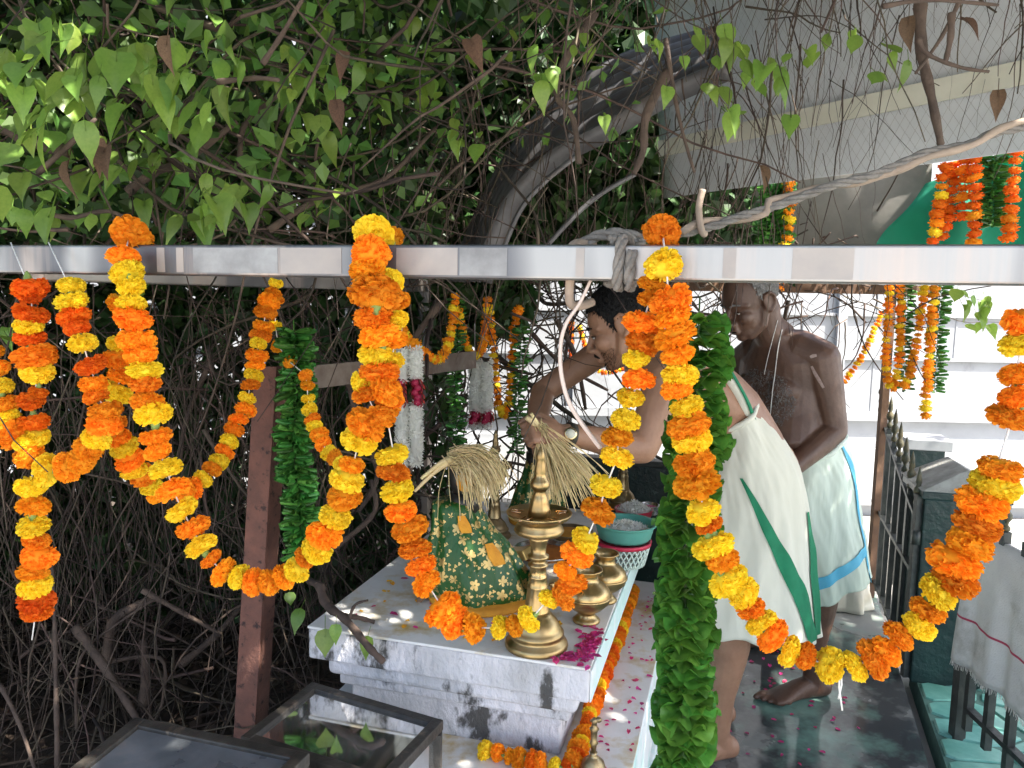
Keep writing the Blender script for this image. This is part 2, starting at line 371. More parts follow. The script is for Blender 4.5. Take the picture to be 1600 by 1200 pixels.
def crazy_paving():
    """irregular teal slabs laid on the joint bed, each with its own outline"""
    org = g1 + side * GS; nx, ny = 6, 9; s = .165
    pts = {(i, j): (i * s + (0 if i == 0 else rng.uniform(-.05, .05)) + (s * .45 if j % 2 and 0 < i < nx else 0), j * s * .8 - .05 + rng.uniform(-.04, .04) * (0 if j == 0 else 1)) for i in range(nx + 1) for j in range(ny + 1)}
    for i in range(nx):
        for j in range(ny):
            q = [pts[i, j], pts[i + 1, j], pts[i + 1, j + 1], pts[i, j + 1]]
            cx = sum(a for a, _ in q) / 4; cy = sum(b for _, b in q) / 4
            q = [(cx + (a - cx) * .92, cy + (b - cy) * .90) for a, b in q]
            q8 = []
            for k in range(4):
                a, b = q[k], q[(k + 1) % 4]; q8.append((a[0] * .86 + b[0] * .14, a[1] * .86 + b[1] * .14)); q8.append((a[0] * .14 + b[0] * .86, a[1] * .14 + b[1] * .86))
            t = .006 + rng.uniform(0, .003)
            w3 = [org + side * a + gd * b for a, b in q8]; c3 = org + side * cx + gd * cy
            mb = MB(); n = 8
            mb.add([(p.x, p.y, .0025) for p in w3] + [(c3.x + (p.x - c3.x) * .96, c3.y + (p.y - c3.y) * .96, .002 + t) for p in w3], [tuple(range(n, 2 * n))] + [(k, (k + 1) % n, n + (k + 1) % n, n + k) for k in range(n)])
            part('paving_stone', mb, M['tile'], tf, False)
crazy_paving()

# ---- white building behind
def back_wall():
    y = 5.3; t = thing('white_building', (1.5, y, -.09), 'sunlit white painted building wall with grooved courses behind the fence', 'building')
    mb = MB(); mb.box((1.5, y + .12, 1.75), (5.5, 0, 0), (0, .12, 0), (0, 0, 1.84)); part('wall', mb, M['white_wall'], t, False)
    for i, z in enumerate((.42, .62, 1.02, 1.32, 1.62, 1.92, 2.22)):
        mb = MB(); mb.box((1.5, y - .012, z), (5.5, 0, 0), (0, .012 if i > 1 else .03, 0), (0, 0, .010 if i > 1 else .03)); part('moulding', mb, M['white_wall'], t, False)
    mb = MB(); mb.box((1.5, y - .035, .2), (5.5, 0, 0), (0, .035, 0), (0, 0, .2)); part('plinth', mb, mat('wall_plinth', (.45, .46, .47), (.36, .36, .36), 4, .8), t, False)
    jm = mat('wall_joint', (.30, .31, .33), (.24, .25, .26), 9, .85)
    for r_, (za, zb) in enumerate(((1.032, 1.308), (1.332, 1.608), (1.632, 1.908), (.652, 1.008))):
        for k in range(9):
            mb = MB(); mb.box((-2.2 + k * 1.05 + .5 * (r_ % 2), y - .002, (za + zb) / 2), (.006, 0, 0), (0, .002, 0), (0, 0, (zb - za) / 2)); part('joint', mb, jm, t, False)
    for x in (-2.6, .45, 2.25, 4.4):
        mb = MB(); mb.box((x, y - .02, 1.8), (.03, 0, 0), (0, .019, 0), (0, 0, 1.7)); part('pilaster', mb, M['white_wall'], t, False)
back_wall()

# ================================================================== ALTAR
AT = .672
FL, FR = at_z(480, 978, AT), at_z(922, 1045, AT)
ax = (FR - FL); AW = ax.length; ax.normalize(); bx = V((-ax.y, ax.x, 0)); AD = 1.13
def AP(u, v, z=0): return V((FL.x, FL.y, 0)) + ax * u + bx * v + Z3 * z      # u along the front, v into depth, metres
ALT = thing('altar', AP(AW / 2, AD / 2, 0), 'whitewashed stepped altar with peeling paint, carrying the idols and lamps', 'altar')
def ablock(name, u0, u1, v0, v1, z0, z1, m, bev=.006, n=1):
    c = AP((u0 + u1) / 2, (v0 + v1) / 2, (z0 + z1) / 2); mb = MB(); mb.box(c, ax * (u1 - u0) / 2, bx * (v1 - v0) / 2, Z3 * (z1 - z0) / 2)
    o = part(name, mb, m, ALT, False); bevel(o, bev, 3); return o
ablock('slab_top', 0, AW, 0, AD, AT - .006, AT, M['limetop'], .002)
ablock('slab', .001, AW - .001, .001, AD, AT - .075, AT - .0062, M['lime'])
ablock('upper_moulding', .03, AW - .03, .03, AD - .03, AT - .122, AT - .0752, M['lime'], .014)
ablock('lower_moulding', .05, AW - .05, .05, AD - .05, AT - .15, AT - .1222, M['lime'], .006)
ablock('body', .07, AW - .07, .07, AD - .07, .432, AT - .1502, M['lime'])
ablock('step', -.02, AW + .085, -.20, AD + .02, .21, .43, M['tealwash'], .006)
ablock('step_top', -.018, AW + .083, -.198, AD + .018, .4301, .4335, M['limetop'], .001)
ablock('footing', -.04, AW + .10, -.22, AD + .04, .0, .2098, M['tealwash'], .008)
mb = MB(); mb.box(AP(AW + .0015, AD / 2, AT - .04), ax * .0015, bx * (AD / 2 - .006), Z3 * .033); part('side_wash', mb, M['tealwash'], ALT, False)

# ================================================================== STEEL FRAME
B0 = at(10, 408, 1.335); B1d = ax.copy()
BZ = 1.447; B0.z = BZ; BS = .0235
def bar_pt(px):                     # point on the bar's axis seen at column px
    n = V((-B1d.y, B1d.x, 0)); p = on_plane(px, 410, B0, n); return V((p.x, p.y, BZ))
BN = V((B1d.y, -B1d.x, 0))          # towards the camera
if BN.y > 0: BN = -BN
FRM = thing('steel_frame', V((B0.x, B0.y, 0)), 'shiny square steel tube frame the front garlands hang over', 'frame')
BE = B0 + B1d * 2.1
mb = MB(); mb.box((B0 + BE) / 2, (BE - B0) / 2, BN * BS, Z3 * BS); bevel(part('front_rail', mb, M['steel'], FRM, False), .004, 3)
RL = 1.75
s0 = B0 + B1d * .03 - BN * (BS + .001)
mb = MB(); mb.box(s0 + bx * RL / 2 - Z3 * .012, B1d * BS, bx * RL / 2, Z3 * BS); bevel(part('side_rail', mb, M['steel'], FRM, False), .004, 3)
for p in (BE + B1d * .026, s0 + bx * (RL + .03)):
    mb = MB(); mb.box((p.x, p.y, BZ / 2), B1d * BS, BN * BS, Z3 * BZ / 2); bevel(part('post', mb, M['steel'], FRM, False), .004, 3)
mb = MB(); mb.tube(spline([B0 + BN * .03 + Z3 * .028, B0 - B1d * .012 + BN * .032, B0 - B1d * .03 + BN * .02 - Z3 * .03, B0 - B1d * .04 - Z3 * .05], 5), .004, 6); part('wire_tie', mb, M['blackiron'], FRM)

pale_tone = mat('dull_pale_tone', (.46, .405, .365), (.38, .345, .325), 12, .6, .55, bump=.05)  # thin paler and darker blocks laid along the rail's front face
dark_tone = mat('dull_dark_tone', (.24, .23, .225), (.38, .37, .36), 16, .5, .9)
for x0, x1, m_ in ((262, 274, pale_tone), (292, 303, pale_tone), (318, 448, dark_tone), (452, 546, pale_tone), (630, 724, pale_tone), (727, 800, dark_tone), (905, 918, pale_tone), (1130, 1150, pale_tone), (1236, 1330, pale_tone)):
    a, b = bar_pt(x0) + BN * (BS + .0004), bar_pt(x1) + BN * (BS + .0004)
    mb = MB(); mb.box((a + b) / 2, (b - a) / 2, BN * .0003, Z3 * (BS - .0045)); part('tone_patch', mb, m_, FRM, False)
# ---- rusty post with its arm
RP = thing('rusty_post', at_z(385, 1150, .38), 'rusty brown angle iron post with a horizontal arm, left of the altar', 'post')
top, bot = at(416, 572, 1.78), at(382, 1155, 1.78)
dirp = (top - bot).normalized(); bot2 = bot - dirp * (bot.z / dirp.z)
rx = V((.028, -.006, 0)); ry = V((.005, .028, 0))
mb = MB(); c = (top + bot2) / 2; hh = (top - bot2) / 2
mb.box(c, rx, ry * .16, hh); bevel(part('post_face', mb, M['rust'], RP, False), .002, 2)
mb = MB(); mb.box(c + rx * .87 + ry * 1.18, rx * .12, ry, hh); part('post_flange', mb, M['rust'], RP, False)
e = at(742, 562, 2.62); a0 = top + V((.03, .02, -.035)); d2 = (e - a0).normalized()
mb = MB(); mb.box((a0 + e) / 2, (e - a0) / 2, Z3 * .029, d2.cross(Z3) * .005); part('arm', mb, M['rustgrey'], RP, False)

# ================================================================== FENCE, GATE, PILLARS
def finial(mb, p, s=1.0):
    mb.lathe([(.004 * s, 0), (.011 * s, .004 * s), (.011 * s, .014 * s), (.005 * s, .02 * s), (.006 * s, .028 * s), (.014 * s, .04 * s), (.013 * s, .052 * s), (.006 * s, .062 * s), (.009 * s, .072 * s), (.006 * s, .095 * s), (.001 * s, .118 * s)], p, 8)
PB = at_z(1422, 1066, 0); pw = .27
pu = V((.97, -.243, 0)); pv = V((.243, .97, 0))
PIL = thing('gate_pillar', PB + pu * pw / 2 + pv * pw / 2, 'squat dark green stone gate pillar with grey pointed cap beside the open gate', 'pillar')
pc = PB + pu * pw / 2 + pv * pw / 2; ph = .70
mb = MB(); mb.box(pc + Z3 * ph / 2, pu * pw / 2, pv * pw / 2, Z3 * ph / 2); bevel(part('shaft', mb, M['greengran'], PIL, False), .006, 2)
def pcap(c, k, z0, h, mm, mt, parent):
    mb = MB(); mb.box(c + Z3 * (z0 + .015), pu * (pw / 2 + .012) * k, pv * (pw / 2 + .012) * k, Z3 * .015); bevel(part('cap_band', mb, mm, parent, False), .004)
    a, b = (pw / 2 + .018) * k, .02
    q = [c + pu * i * a + pv * j * a + Z3 * (z0 + .0302) for i, j in ((-1, -1), (1, -1), (1, 1), (-1, 1))]
    r = [c + pv * j * a * .8 + Z3 * (z0 + .03 + h) for j in (-1, 1)]
    mb = MB(); mb.add(q + r, [(3, 2, 1, 0), (0, 1, 4), (2, 3, 5), (1, 2, 5, 4), (3, 0, 4, 5)]); bevel(part('cap', mb, mt, parent, False), .003)
pcap(pc, 1, ph, .085, M['greengran'], M['capstone'], PIL)
c2 = at_z(1425, 925, 0); PIL2 = thing('gate_pillar', c2, 'far dark pillar with a flat white top behind the open gate', 'pillar')
mb = MB(); mb.box(c2 + Z3 * .36, pu * .075, pv * .075, Z3 * .36); bevel(part('shaft', mb, M['greengran'], PIL2, False), .005)
mb = MB(); mb.box(c2 + Z3 * .7455, pu * .1, pv * .1, Z3 * .025); bevel(part('cap', mb, M['white_wall'], PIL2, False), .004)
def railings(t, p0, p1, n, tops, rails, r=.009, fs=1.0, gap=.06):
    d = (p1 - p0); L = d.length; d.normalize(); s = d.cross(Z3)
    for i in range(n):
        f = i / (n - 1); p = p0.lerp(p1, f); zt = tops(f)
        mb = MB(); mb.box(p + Z3 * (zt + gap) / 2, d * r, s * r, Z3 * (zt - gap) / 2); part('bar', mb, M['blackiron'], t, False)
        mb = MB(); finial(mb, p + Z3 * (zt + .0005), fs); part('finial', mb, M['finial'], t)
    for zr in rails:
        mb = MB(); k = 12
        pts = [p0.lerp(p1, j / k) + Z3 * (zr(j / k)) for j in range(k + 1)]
        mb.loft([[q + s * .013 + Z3 * .008, q - s * .013 + Z3 * .008, q - s * .013 - Z3 * .008, q + s * .013 - Z3 * .008] for q in pts]); part('rail', mb, M['blackiron'], t, False)
GH = at_z(1412, 1060, 0) ; GH = at(1413, 1040, GH.y + .02); GH.z = 0
GF = at(1357, 900, 3.75); GF.z = 0
GT = thing('iron_gate', GH, 'open black iron gate with spear finials rising to its far end', 'gate')
tp = lambda f: .66 + .25 * f ** 1.1
railings(GT, GH, GF, 8, tp, [lambda f: tp(f) - .03, lambda f: .42, lambda f: .085], r=.01, fs=1.25)
mb = MB(); mb.box(GH + Z3 * .36 - (GF - GH).normalized() * .022, V((.012, 0, 0)), V((0, .012, 0)), Z3 * .35); part('hinge_post', mb, M['blackiron'], GT, False)
for z in (.18, .55):
    mb = MB(); mb.tube([GH + V((-.01, -.03, z - .025)), GH + V((-.01, -.03, z + .025))], .016, 10); part('hinge', mb, M['blackiron'], GT)
FT = thing('iron_fence', V((1.33, 1.7, 0)), 'black iron fence with spear finials beside the pillar, a towel hung on it', 'fence')
fa, fb = at_z(1505, 1100, .13), at_z(1600, 1190, .13); fa.z = fb.z = 0; fd = (fb - fa).normalized(); fa = fa - fd * .02; fb = fa + fd * 1.5
railings(FT, fa + fd * .05, fb, 15, lambda f: .74, [lambda f: .685, lambda f: .13], r=.011, fs=1.0)
for pp in (fa, fb + fd * .06):
    mb = MB(); mb.box(V((pp.x, pp.y, .40)), (.018, 0, 0), (0, .018, 0), (0, 0, .40)); part('post', mb, M['blackiron'], FT, False)
# dark stone panel behind the altar
pnl = MB(); pA, pB_ = at(985, 745, 2.9), at(1060, 745, 2.9)
pnl.box(V((.52, 3.02, .37)), V((.36, -.08, 0)), V((.006, .025, 0)), V((0, 0, .37))); 
PN = thing('granite_screen', V((.52, 3.02, 0)), 'black granite panel standing behind the altar corner', 'panel')
bevel(part('slab', pnl, M['greengran'], PN, False), .004)
mb = MB(); mb.box(V((.52, 3.02, .752)), V((.38, -.085, 0)), V((.008, .035, 0)), V((0, 0, .012))); bevel(part('coping', mb, M['blackiron'], PN, False), .003)

# ---- towel on the fence: two layers of cloth over the top rail
def towel():
    mb = MB(); fc = fa + fd * .22; fn = V((-fd.y, fd.x, 0)); fn = -fn if fn.x < 0 else fn; rows = []
    def W(p): return V((fc.x, fc.y, 0)) + fn * p.x - fd * (p.y - 2.065) + Z3 * p.z
    x0 = 0
    n = 40; m = 40; y0, y1 = 2.25, 1.88
    pts_s = []
    for i in range(n + 1):
        f = i / n; row = []
        for j in range(m + 1):
            g = j / m; yv = y0 + (y1 - y0) * g
            L = -.40 + .68 * f                       # from the back hem over the rail to the front hem
            spread = 1 + .22 * max(L, 0) * 2.2
            yv = 2.065 + (yv - 2.065) * spread - max(L, 0) * .05
            fold = (math.sin(g * 17 + 1.2) * .009 + math.sin(g * 31) * .004) * min(1, abs(L) * 5)
            hem = .012 * math.sin(g * 9) + .01 * math.sin(g * 23)
            if abs(L) < .02: p = W(V((x0 - L * .6, yv, .705 - L * L * 20)))
            else:
                p = W(V((x0 - math.copysign(.014, L) - L * .06 - fold - (.012 if L > 0 else -.012), yv, .705 - abs(L) * (1.5 if L > 0 else 1) * (1 + hem * .5))))
            row.append(p)
        rows.append(row)
    t = thing('towel', V((1.31, 2.06, .3)), 'frayed greyish white towel with a red stripe hanging over the near fence', 'towel')
    mb.grid(rows); o = part('cloth', mb, M['towel'], t); s_ = o.modifiers.new('s', 'SOLIDIFY'); s_.thickness = .003
    k = 34; mb = MB(); mb.grid([[q + V((-.0042, 0, .0)) for q in rows[k]], [q * 1 + V((-.0042, 0, -.007)) for q in rows[k]]]); part('stripe', mb, M['redline'], t)
    mb = MB()
    for j in range(0, m):
        for q in range(3):
            p = rows[n][j].lerp(rows[n][j + 1], q / 3); mb.tube([p, p + V((rng.uniform(-.004, .002), rng.uniform(-.004, .004), -rng.uniform(.008, .022)))], .0008, 3)
    part('fringe', mb, M['towel'], t, kind='stuff')
towel()
# white cloth bundle lying by the gate
def cloth_bundle():
    c = at_z(1322, 950, 0); mb = MB()
    rows = []
    for i in range(14):
        f = i / 13; z = .30 * (1 - f) + .005; rr = .05 + .05 * f
        rows.append([c + V(((rr * (1 + .25 * math.sin(5 * a + f * 3) + .12 * math.sin(11 * a))) * math.cos(a), rr * .8 * (1 + .2 * math.sin(4 * a)) * math.sin(a), z)) for a in [2 * math.pi * k / 40 for k in range(40)]])
    mb.loft(rows); solo('cloth_bundle', mb, M['cloth'], 'crumpled white cloth bundle on the floor by the gate bars', 'cloth')
cloth_bundle()

# ================================================================== SHEETS, NET, ARCH ROOF
def hung_sheet(name, p0, p1, up, lean, th, m, label, cat, extra=None, wav=.012):
    d = (p1 - p0).normalized(); nrm = d.cross(Z3); mb = MB()
    if nrm.y > 0: nrm = -nrm
    nx, nz = 24, 10; fr = []; bk = []
    for j in range(nz + 1):
        z = up * j / nz; rf = []; rb = []
        for i in range(nx + 1):
            f = i / nx; off = nrm * (wav * math.sin(f * 9 + j * .4) + lean * z)
            p = p0.lerp(p1, f) + Z3 * z + off; rf.append(p + nrm * th / 2); rb.append(p - nrm * th / 2)
        fr.append(rf + rb[::-1])
    t = thing(name, p0.lerp(p1, .5), label, cat)
    mb.loft(fr); part('panel', mb, m, t, True)
    return t, d, nrm
sh0, sh1 = at(1038, 310, 3.2), at(1600, 233, 2.09); sh1.z = sh0.z; sh1 = sh0 + (sh1 - sh0) * 1.6
SHT, sdir, snrm = hung_sheet('roof_sheet', sh0, sh1, 1.0, .12, .006, M['sheet'], 'large dusty grey sheet hanging at upper right with a cream batten', 'sheet')
L_ = (sh1 - sh0).length
mb = MB(); c = (sh0 + sh1) / 2 + Z3 * .19 + snrm * (.19 * .12 + .022); mb.box(c, sdir * L_ / 2 * .995, snrm * .006, Z3 * .030 + snrm * .0036); part('batten', mb, M['batten'], SHT, False)
mb = MB(); c = (sh0 + sh1) / 2 + Z3 * .80 + snrm * (.80 * .12 + .045); mb.box(c, sdir * L_ / 2, snrm * .025, Z3 * .04); part('beam', mb, M['wood'], SHT, False)
mb = MB()
for i in range(70):      # wire mesh laid over the sheet
    f = i / 69
    for sg in (-1, 1):
        a = sh0 + sdir * (f * L_) + snrm * .02; b = a + sdir * .5 * sg + Z3 * .75 + snrm * .095
        if 0 < (b - sh0).dot(sdir) < L_: mb.tube([a, b], .0003, 3)
part('wire_mesh', mb, M['rustgrey'], SHT, kind='stuff')
s20, s21 = at(1050, 398, 3.75), at(1452, 322, 3.25); s21.z = s20.z
hung_sheet('backing_sheet', s20, s21, .55, .05, .005, M['board'], 'stained brownish cloth sheet below and behind the grey sheet', 'sheet', wav=.02)
def net():
    t = thing('shade_net', at(1480, 360, 3.3), 'green shade net drooping at the right edge behind orange garlands', 'net')
    A, B, C_, D_ = at(1366, 396, 3.1), at(1750, 392, 3.02), at(1452, 285, 3.12), at(1720, 180, 3.02)
    mb = MB(); rows = []
    for i in range(25):
        f = i / 24; row = []
        for j in range(33):
            g = j / 32; p = A.lerp(C_, f).lerp(B.lerp(D_, f), g); p += V((0, .05 * math.sin(g * 14 + f * 3) + .03 * math.sin(f * 7 + g * 5), -.05 * math.sin(math.pi * g) * (1 - f))); row.append(p)
        rows.append(row)
    mb.grid(rows); o = part('mesh_cloth', mb, M['net'], t); o.modifiers.new('s', 'SOLIDIFY').thickness = .002
net()
def arch_roof():
    # curved corrugated vault: loft between its near rim and far rim
    near = spline([at(752, 440, 2.55), at(772, 372, 2.55), at(806, 305, 2.52), at(868, 243, 2.47), at(940, 205, 2.42), at(1035, 150, 2.35), at(1140, 105, 2.25)], 6)
    far = spline([at(700, 440, 3.0), at(735, 352, 3.0), at(785, 250, 2.98), at(850, 165, 2.95), at(930, 105, 2.9), at(1010, 70, 2.85), at(1120, 40, 2.8)], 6)
    t = thing('arched_roof', near[0], 'curved corrugated metal roof arching out of the vines above the altar', 'roof')
    rows = []
    for i, (a, b) in enumerate(zip(near, far)):
        tan = (near[min(i + 1, len(near) - 1)] - near[max(i - 1, 0)]).normalized(); nn = tan.cross((b - a).normalized())
        rows.append([a.lerp(b, j / 60) + nn * (.012 * math.sin(j / 60 * math.pi * 14)) for j in range(61)])
    mb = MB(); mb.grid(rows); o = part('corrugated_sheet', mb, M['metalroof'], t); o.modifiers.new('s', 'SOLIDIFY').thickness = .004
    mb = MB(); rr = []
    for i, a in enumerate(near):
        tan = (near[min(i + 1, len(near) - 1)] - near[max(i - 1, 0)]).normalized(); w_ = (far[i] - a).normalized(); nn = tan.cross(w_)
        a2 = a - w_ * .02; rr.append([a2 + nn * .03 + w_ * .006, a2 + nn * .03 - w_ * .006, a2 - nn * .03 - w_ * .006, a2 - nn * .03 + w_ * .006])
    mb.loft(rr); part('rim', mb, M['metalroof'], t)
    for k, ptl in enumerate(([at(782, 400, 2.3), at(812, 330, 2.3), at(850, 285, 2.3), at(902, 243, 2.35)], [at(840, 400, 2.4), at(895, 340, 2.4), at(940, 302, 2.4), at(992, 272, 2.4)])):
        mb = MB(); mb.tube(spline(ptl, 6), .0075, 6); part('hoop', mb, M['metalroof'], t)
arch_roof()
# brown pole and beam in the background
mb = MB(); p = at(1383, 600, 3.55); mb.box(V((p.x, p.y, .72)), (.016, 0, 0), (0, .016, 0), (0, 0, .72)); mb.box(V((p.x - .55, p.y + .03, 1.463)), (.75, 0, 0), (0, .02, 0), (0, 0, .022))
solo('brown_pole', mb, M['pole'], 'brown wooden pole and crosspiece behind the older man, holding thin garlands', 'pole', smooth=False)

# ================================================================== GLASS CASES
def case(name, pts, z0, label, glass, solid=False):
    """pts: four top corners in order; a framed box of glass"""
    t = thing(name, sum(pts, V()) / 4 * 1 - Z3 * 0, label, 'glass case')
    zt = pts[0].z; th = .011
    def stick(a, b, nm):
        d = (b - a); L = d.length; d.normalize(); u = d.cross(Z3) if abs(d.z) < .9 else V((1, 0, 0)); u.normalize(); v_ = d.cross(u)
        mb = MB(); mb.box((a + b) / 2, d * (L / 2 + (th - .0015 if abs(d.z) < .9 else -.013)), u * th, v_ * th); bevel(part(nm, mb, M['blackframe'], t, False), .0025)
    for i in range(4):
        a, b = pts[i], pts[(i + 1) % 4]
        stick(a + Z3 * (.001 * (i % 2)), b + Z3 * (.001 * (i % 2)), 'top_frame')
        stick(V((a.x, a.y, z0)), V((a.x, a.y, zt)), 'corner_post')
        mb = MB(); mb.add([V((a.x, a.y, z0)), V((b.x, b.y, z0)), V((b.x, b.y, zt - .012)), V((a.x, a.y, zt - .012))], [(0, 1, 2, 3)]); part('pane', mb, glass, t, False)
    c = sum(pts, V()) / 4
    mb = MB(); mb.add([c + (p - c) * .97 + Z3 * .004 for p in pts], [(0, 1, 2, 3)]); part('top_pane', mb, glass, t, False)
    return t
zc = .56
case('glass_case', [at_z(x, y, zc) for x, y in ((490, 1078), (682, 1135), (598, 1225), (388, 1158))], .05, 'empty black framed glass case in front of the altar', M['glass'])
zb = .66
t2 = case('glass_case', [at_z(x, y, zb) for x, y in ((214, 1136), (470, 1190), (330, 1330), (60, 1260))], .05, 'grimy dark glass box with opaque top at the bottom left', M['darkglass'])
# ================================================================== FLOWERS AND GARLANDS
def quat_to(t, spin=0): return V(t).to_track_quat('Z', 'Y') @ Quaternion((0, 0, 1), spin)
def flower_mesh(seed, mats, np_=230, flat=.66):
    r = random.Random(seed); mb = MB()
    mb.ell((0, 0, 0), (.39, .39, .39 * flat), None, 12, 8)
    bumps = [(r.uniform(0, 6.28), r.uniform(.85, 1.08)) for _ in range(5)]
    for i in range(np_):
        z = 1 - 1.72 * (i + .5) / np_; a = i * 2.39996 + r.uniform(-.25, .25); s = math.sqrt(max(0, 1 - z * z))
        d = V((s * math.cos(a), s * math.sin(a), z)); k = 1 + .07 * math.sin(a * 2 + bumps[0][0]) + .05 * math.sin(a * 3 + bumps[1][0]); k *= r.uniform(.94, 1.03)
        d = (d + V((r.uniform(-.2, .2), r.uniform(-.2, .2), r.uniform(-.2, .2)))).normalized()
        t = d.cross(V((r.uniform(-1, 1), r.uniform(-1, 1), r.uniform(-1, 1)))).normalized(); n = d.cross(t)
        wd = r.uniform(.06, .10); b = d * .30; m = d * .43 * k; e = d * .5 * k
        S = V((1, 1, flat)); q = lambda p: V((p.x, p.y, p.z * flat))
        c = n * r.uniform(-.035, .035); w2 = r.uniform(-.03, .03)
        mb.add([q(b - t * wd * .4), q(b + t * wd * .4), q(m - t * wd + c), q(m + t * wd + c), q(m + n * .035 + c), q(e - t * wd * .8 + n * w2 + c * 2), q(e * 1.03 + n * .03 + c * 2), q(e + t * wd * .8 - n * w2 + c * 2)],
               [(0, 1, 4), (0, 4, 2), (1, 3, 4), (2, 4, 6, 5), (4, 3, 7, 6)])
    if len(mats) > 1:
        mb.mi = 1; mb.lathe([(.02, -.50), (.05, -.45), (.09, -.38), (.12, -.28), (.10, -.2)], (0, 0, 0), 7)
    return mb.mesh('marigold', (0, 0, 0), mats, True)
FM = {k: [flower_mesh(10 * i + s, [M[mn], M['calyx']] if i in (1, 4) else [M[mn]], flat=fl) for i, fl in enumerate((.64, .72, .68, .78, .60, .74))] for s, (k, mn) in enumerate((('O', 'org'), ('Y', 'yel'), ('R', 'red')))}
FS = {k: [flower_mesh(500 + 10 * i + s, [M[mn]], 46, fl) for i, fl in enumerate((.62, .72, .8))] for s, (k, mn) in enumerate((('O', 'org'), ('Y', 'yel'), ('R', 'red')))}
def garland(label, pts, flowers, group='marigold garlands', string=True, small=False, thr=.0012):
    """pts: string path; flowers: (position, tangent, diameter, colour)"""
    g = thing('marigold_garland', pts[0], label, 'garland', group)
    mb = MB(); mb.tube(pts, thr, 4); part('string', mb, M['string'], g)
    for p, t, dia, c in flowers:
        me = rng.choice((FS if small else FM)[c]); t = V(t).normalized()
        if rng.random() < .3: t = -t
        t = (t + V((rng.uniform(-.22, .22), rng.uniform(-.22, .22), rng.uniform(-.22, .22)))).normalized()
        inst('flower', me, g, p, quat_to(t, rng.uniform(0, 6.28)), (lambda k: (k * 1.04, k * 1.04, k))(dia * rng.uniform(.92, 1.12)))
    return g
def traced(label, spec, n0, nrm, depth_fn=None, ends=(), **k):
    """spec: (px, py, width px, colour) of each flower, laid in the vertical plane the garland hangs in"""
    P = []
    for x, y, wd, c in spec:
        p = depth_fn(x, y) if depth_fn else on_plane(x, y, n0, nrm)
        P.append((p, wd * p.y / 1200 * 1.09, c))
    path = [p for p, _, _ in P]
    full = list(ends[:1]) + path + list(ends[1:])
    fl = []
    for i, (p, dia, c) in enumerate(P):
        t = path[min(i + 1, len(path) - 1)] - path[max(i - 1, 0)]
        if t.length < .004: t = V((0, 0, 1))
        jit = V((rng.uniform(-1, 1), rng.uniform(-1, 1), rng.uniform(-1, 1))) * dia * .06
        fl.append((p + jit, t, dia, c))
    return garland(label, full, fl, **k)
def swag(label, path, dia, pat, gap=.62, small=True, **k):
    """flowers strung evenly along a path; pat is a colour pattern, repeated with some chance"""
    pts = resample(spline(path, 10), dia * gap); fl = []
    for i, p in enumerate(pts):
        t = pts[min(i + 1, len(pts) - 1)] - pts[max(i - 1, 0)]; c = pat[i % len(pat)] if rng.random() < .75 else rng.choice(pat)
        fl.append((p + V((rng.uniform(-1, 1), rng.uniform(-1, 1), 0)) * dia * .08, t, dia * rng.uniform(.85, 1.12), c))
    return garland(label, pts, fl, small=small, **k)

FP = B0 + BN * (BS + .030)                   # the plane just before the bar, where the front garlands hang
bk = B0 - BN * (BS + .025)
def tops(px): return bar_pt(px) + Z3 * (BS + .003) + BN * (BS + .01)
Apts = [(46,449,46,'R'),(49,467,32,'R'),(50,489,46,'R'),(48,507,38,'Y'),(48,527,42,'R'),(51,554,50,'O'),(53,580,43,'Y'),(58,612,28,'R'),(46,626,33,'R'),(51,659,38,'R'),(53,684,40,'Y'),(51,716,42,'O'),(50,759,43,'Y'),(56,792,45,'O'),(53,822,45,'Y'),(56,845,43,'O'),(56,872,46,'O'),(53,895,43,'O'),(54,914,45,'Y'),(57,940,48,'R'),(56,956,46,'R')]
traced('straight hanging orange and yellow marigold strand nearest the left edge', Apts, FP, BN, ends=(tops(46), on_plane(50, 1000, FP, BN)))
Bpts = [(108,446,36,'Y'),(114,470,40,'Y'),(114,492,44,'R'),(123,513,33,'R'),(129,535,36,'Y'),(141,573,42,'R'),(149,598,33,'O'),(151,620,34,'O'),(166,639,46,'O'),(166,664,50,'O'),(151,687,42,'Y'),(139,704,43,'O'),(125,720,42,'O'),(102,730,40,'O'),(74,736,44,'Y'),(46,712,38,'O'),(43,694,40,'Y'),(24,677,46,'O'),(12,655,36,'Y'),(8,630,36,'O'),(2,606,34,'Y'),(-6,578,36,'O'),(-14,550,36,'O')]
traced('short marigold swag curling up at the far left edge, crossing the straight strand', Bpts, FP + BN * .012, BN, ends=(tops(104), on_plane(-30, 500, FP, BN)))
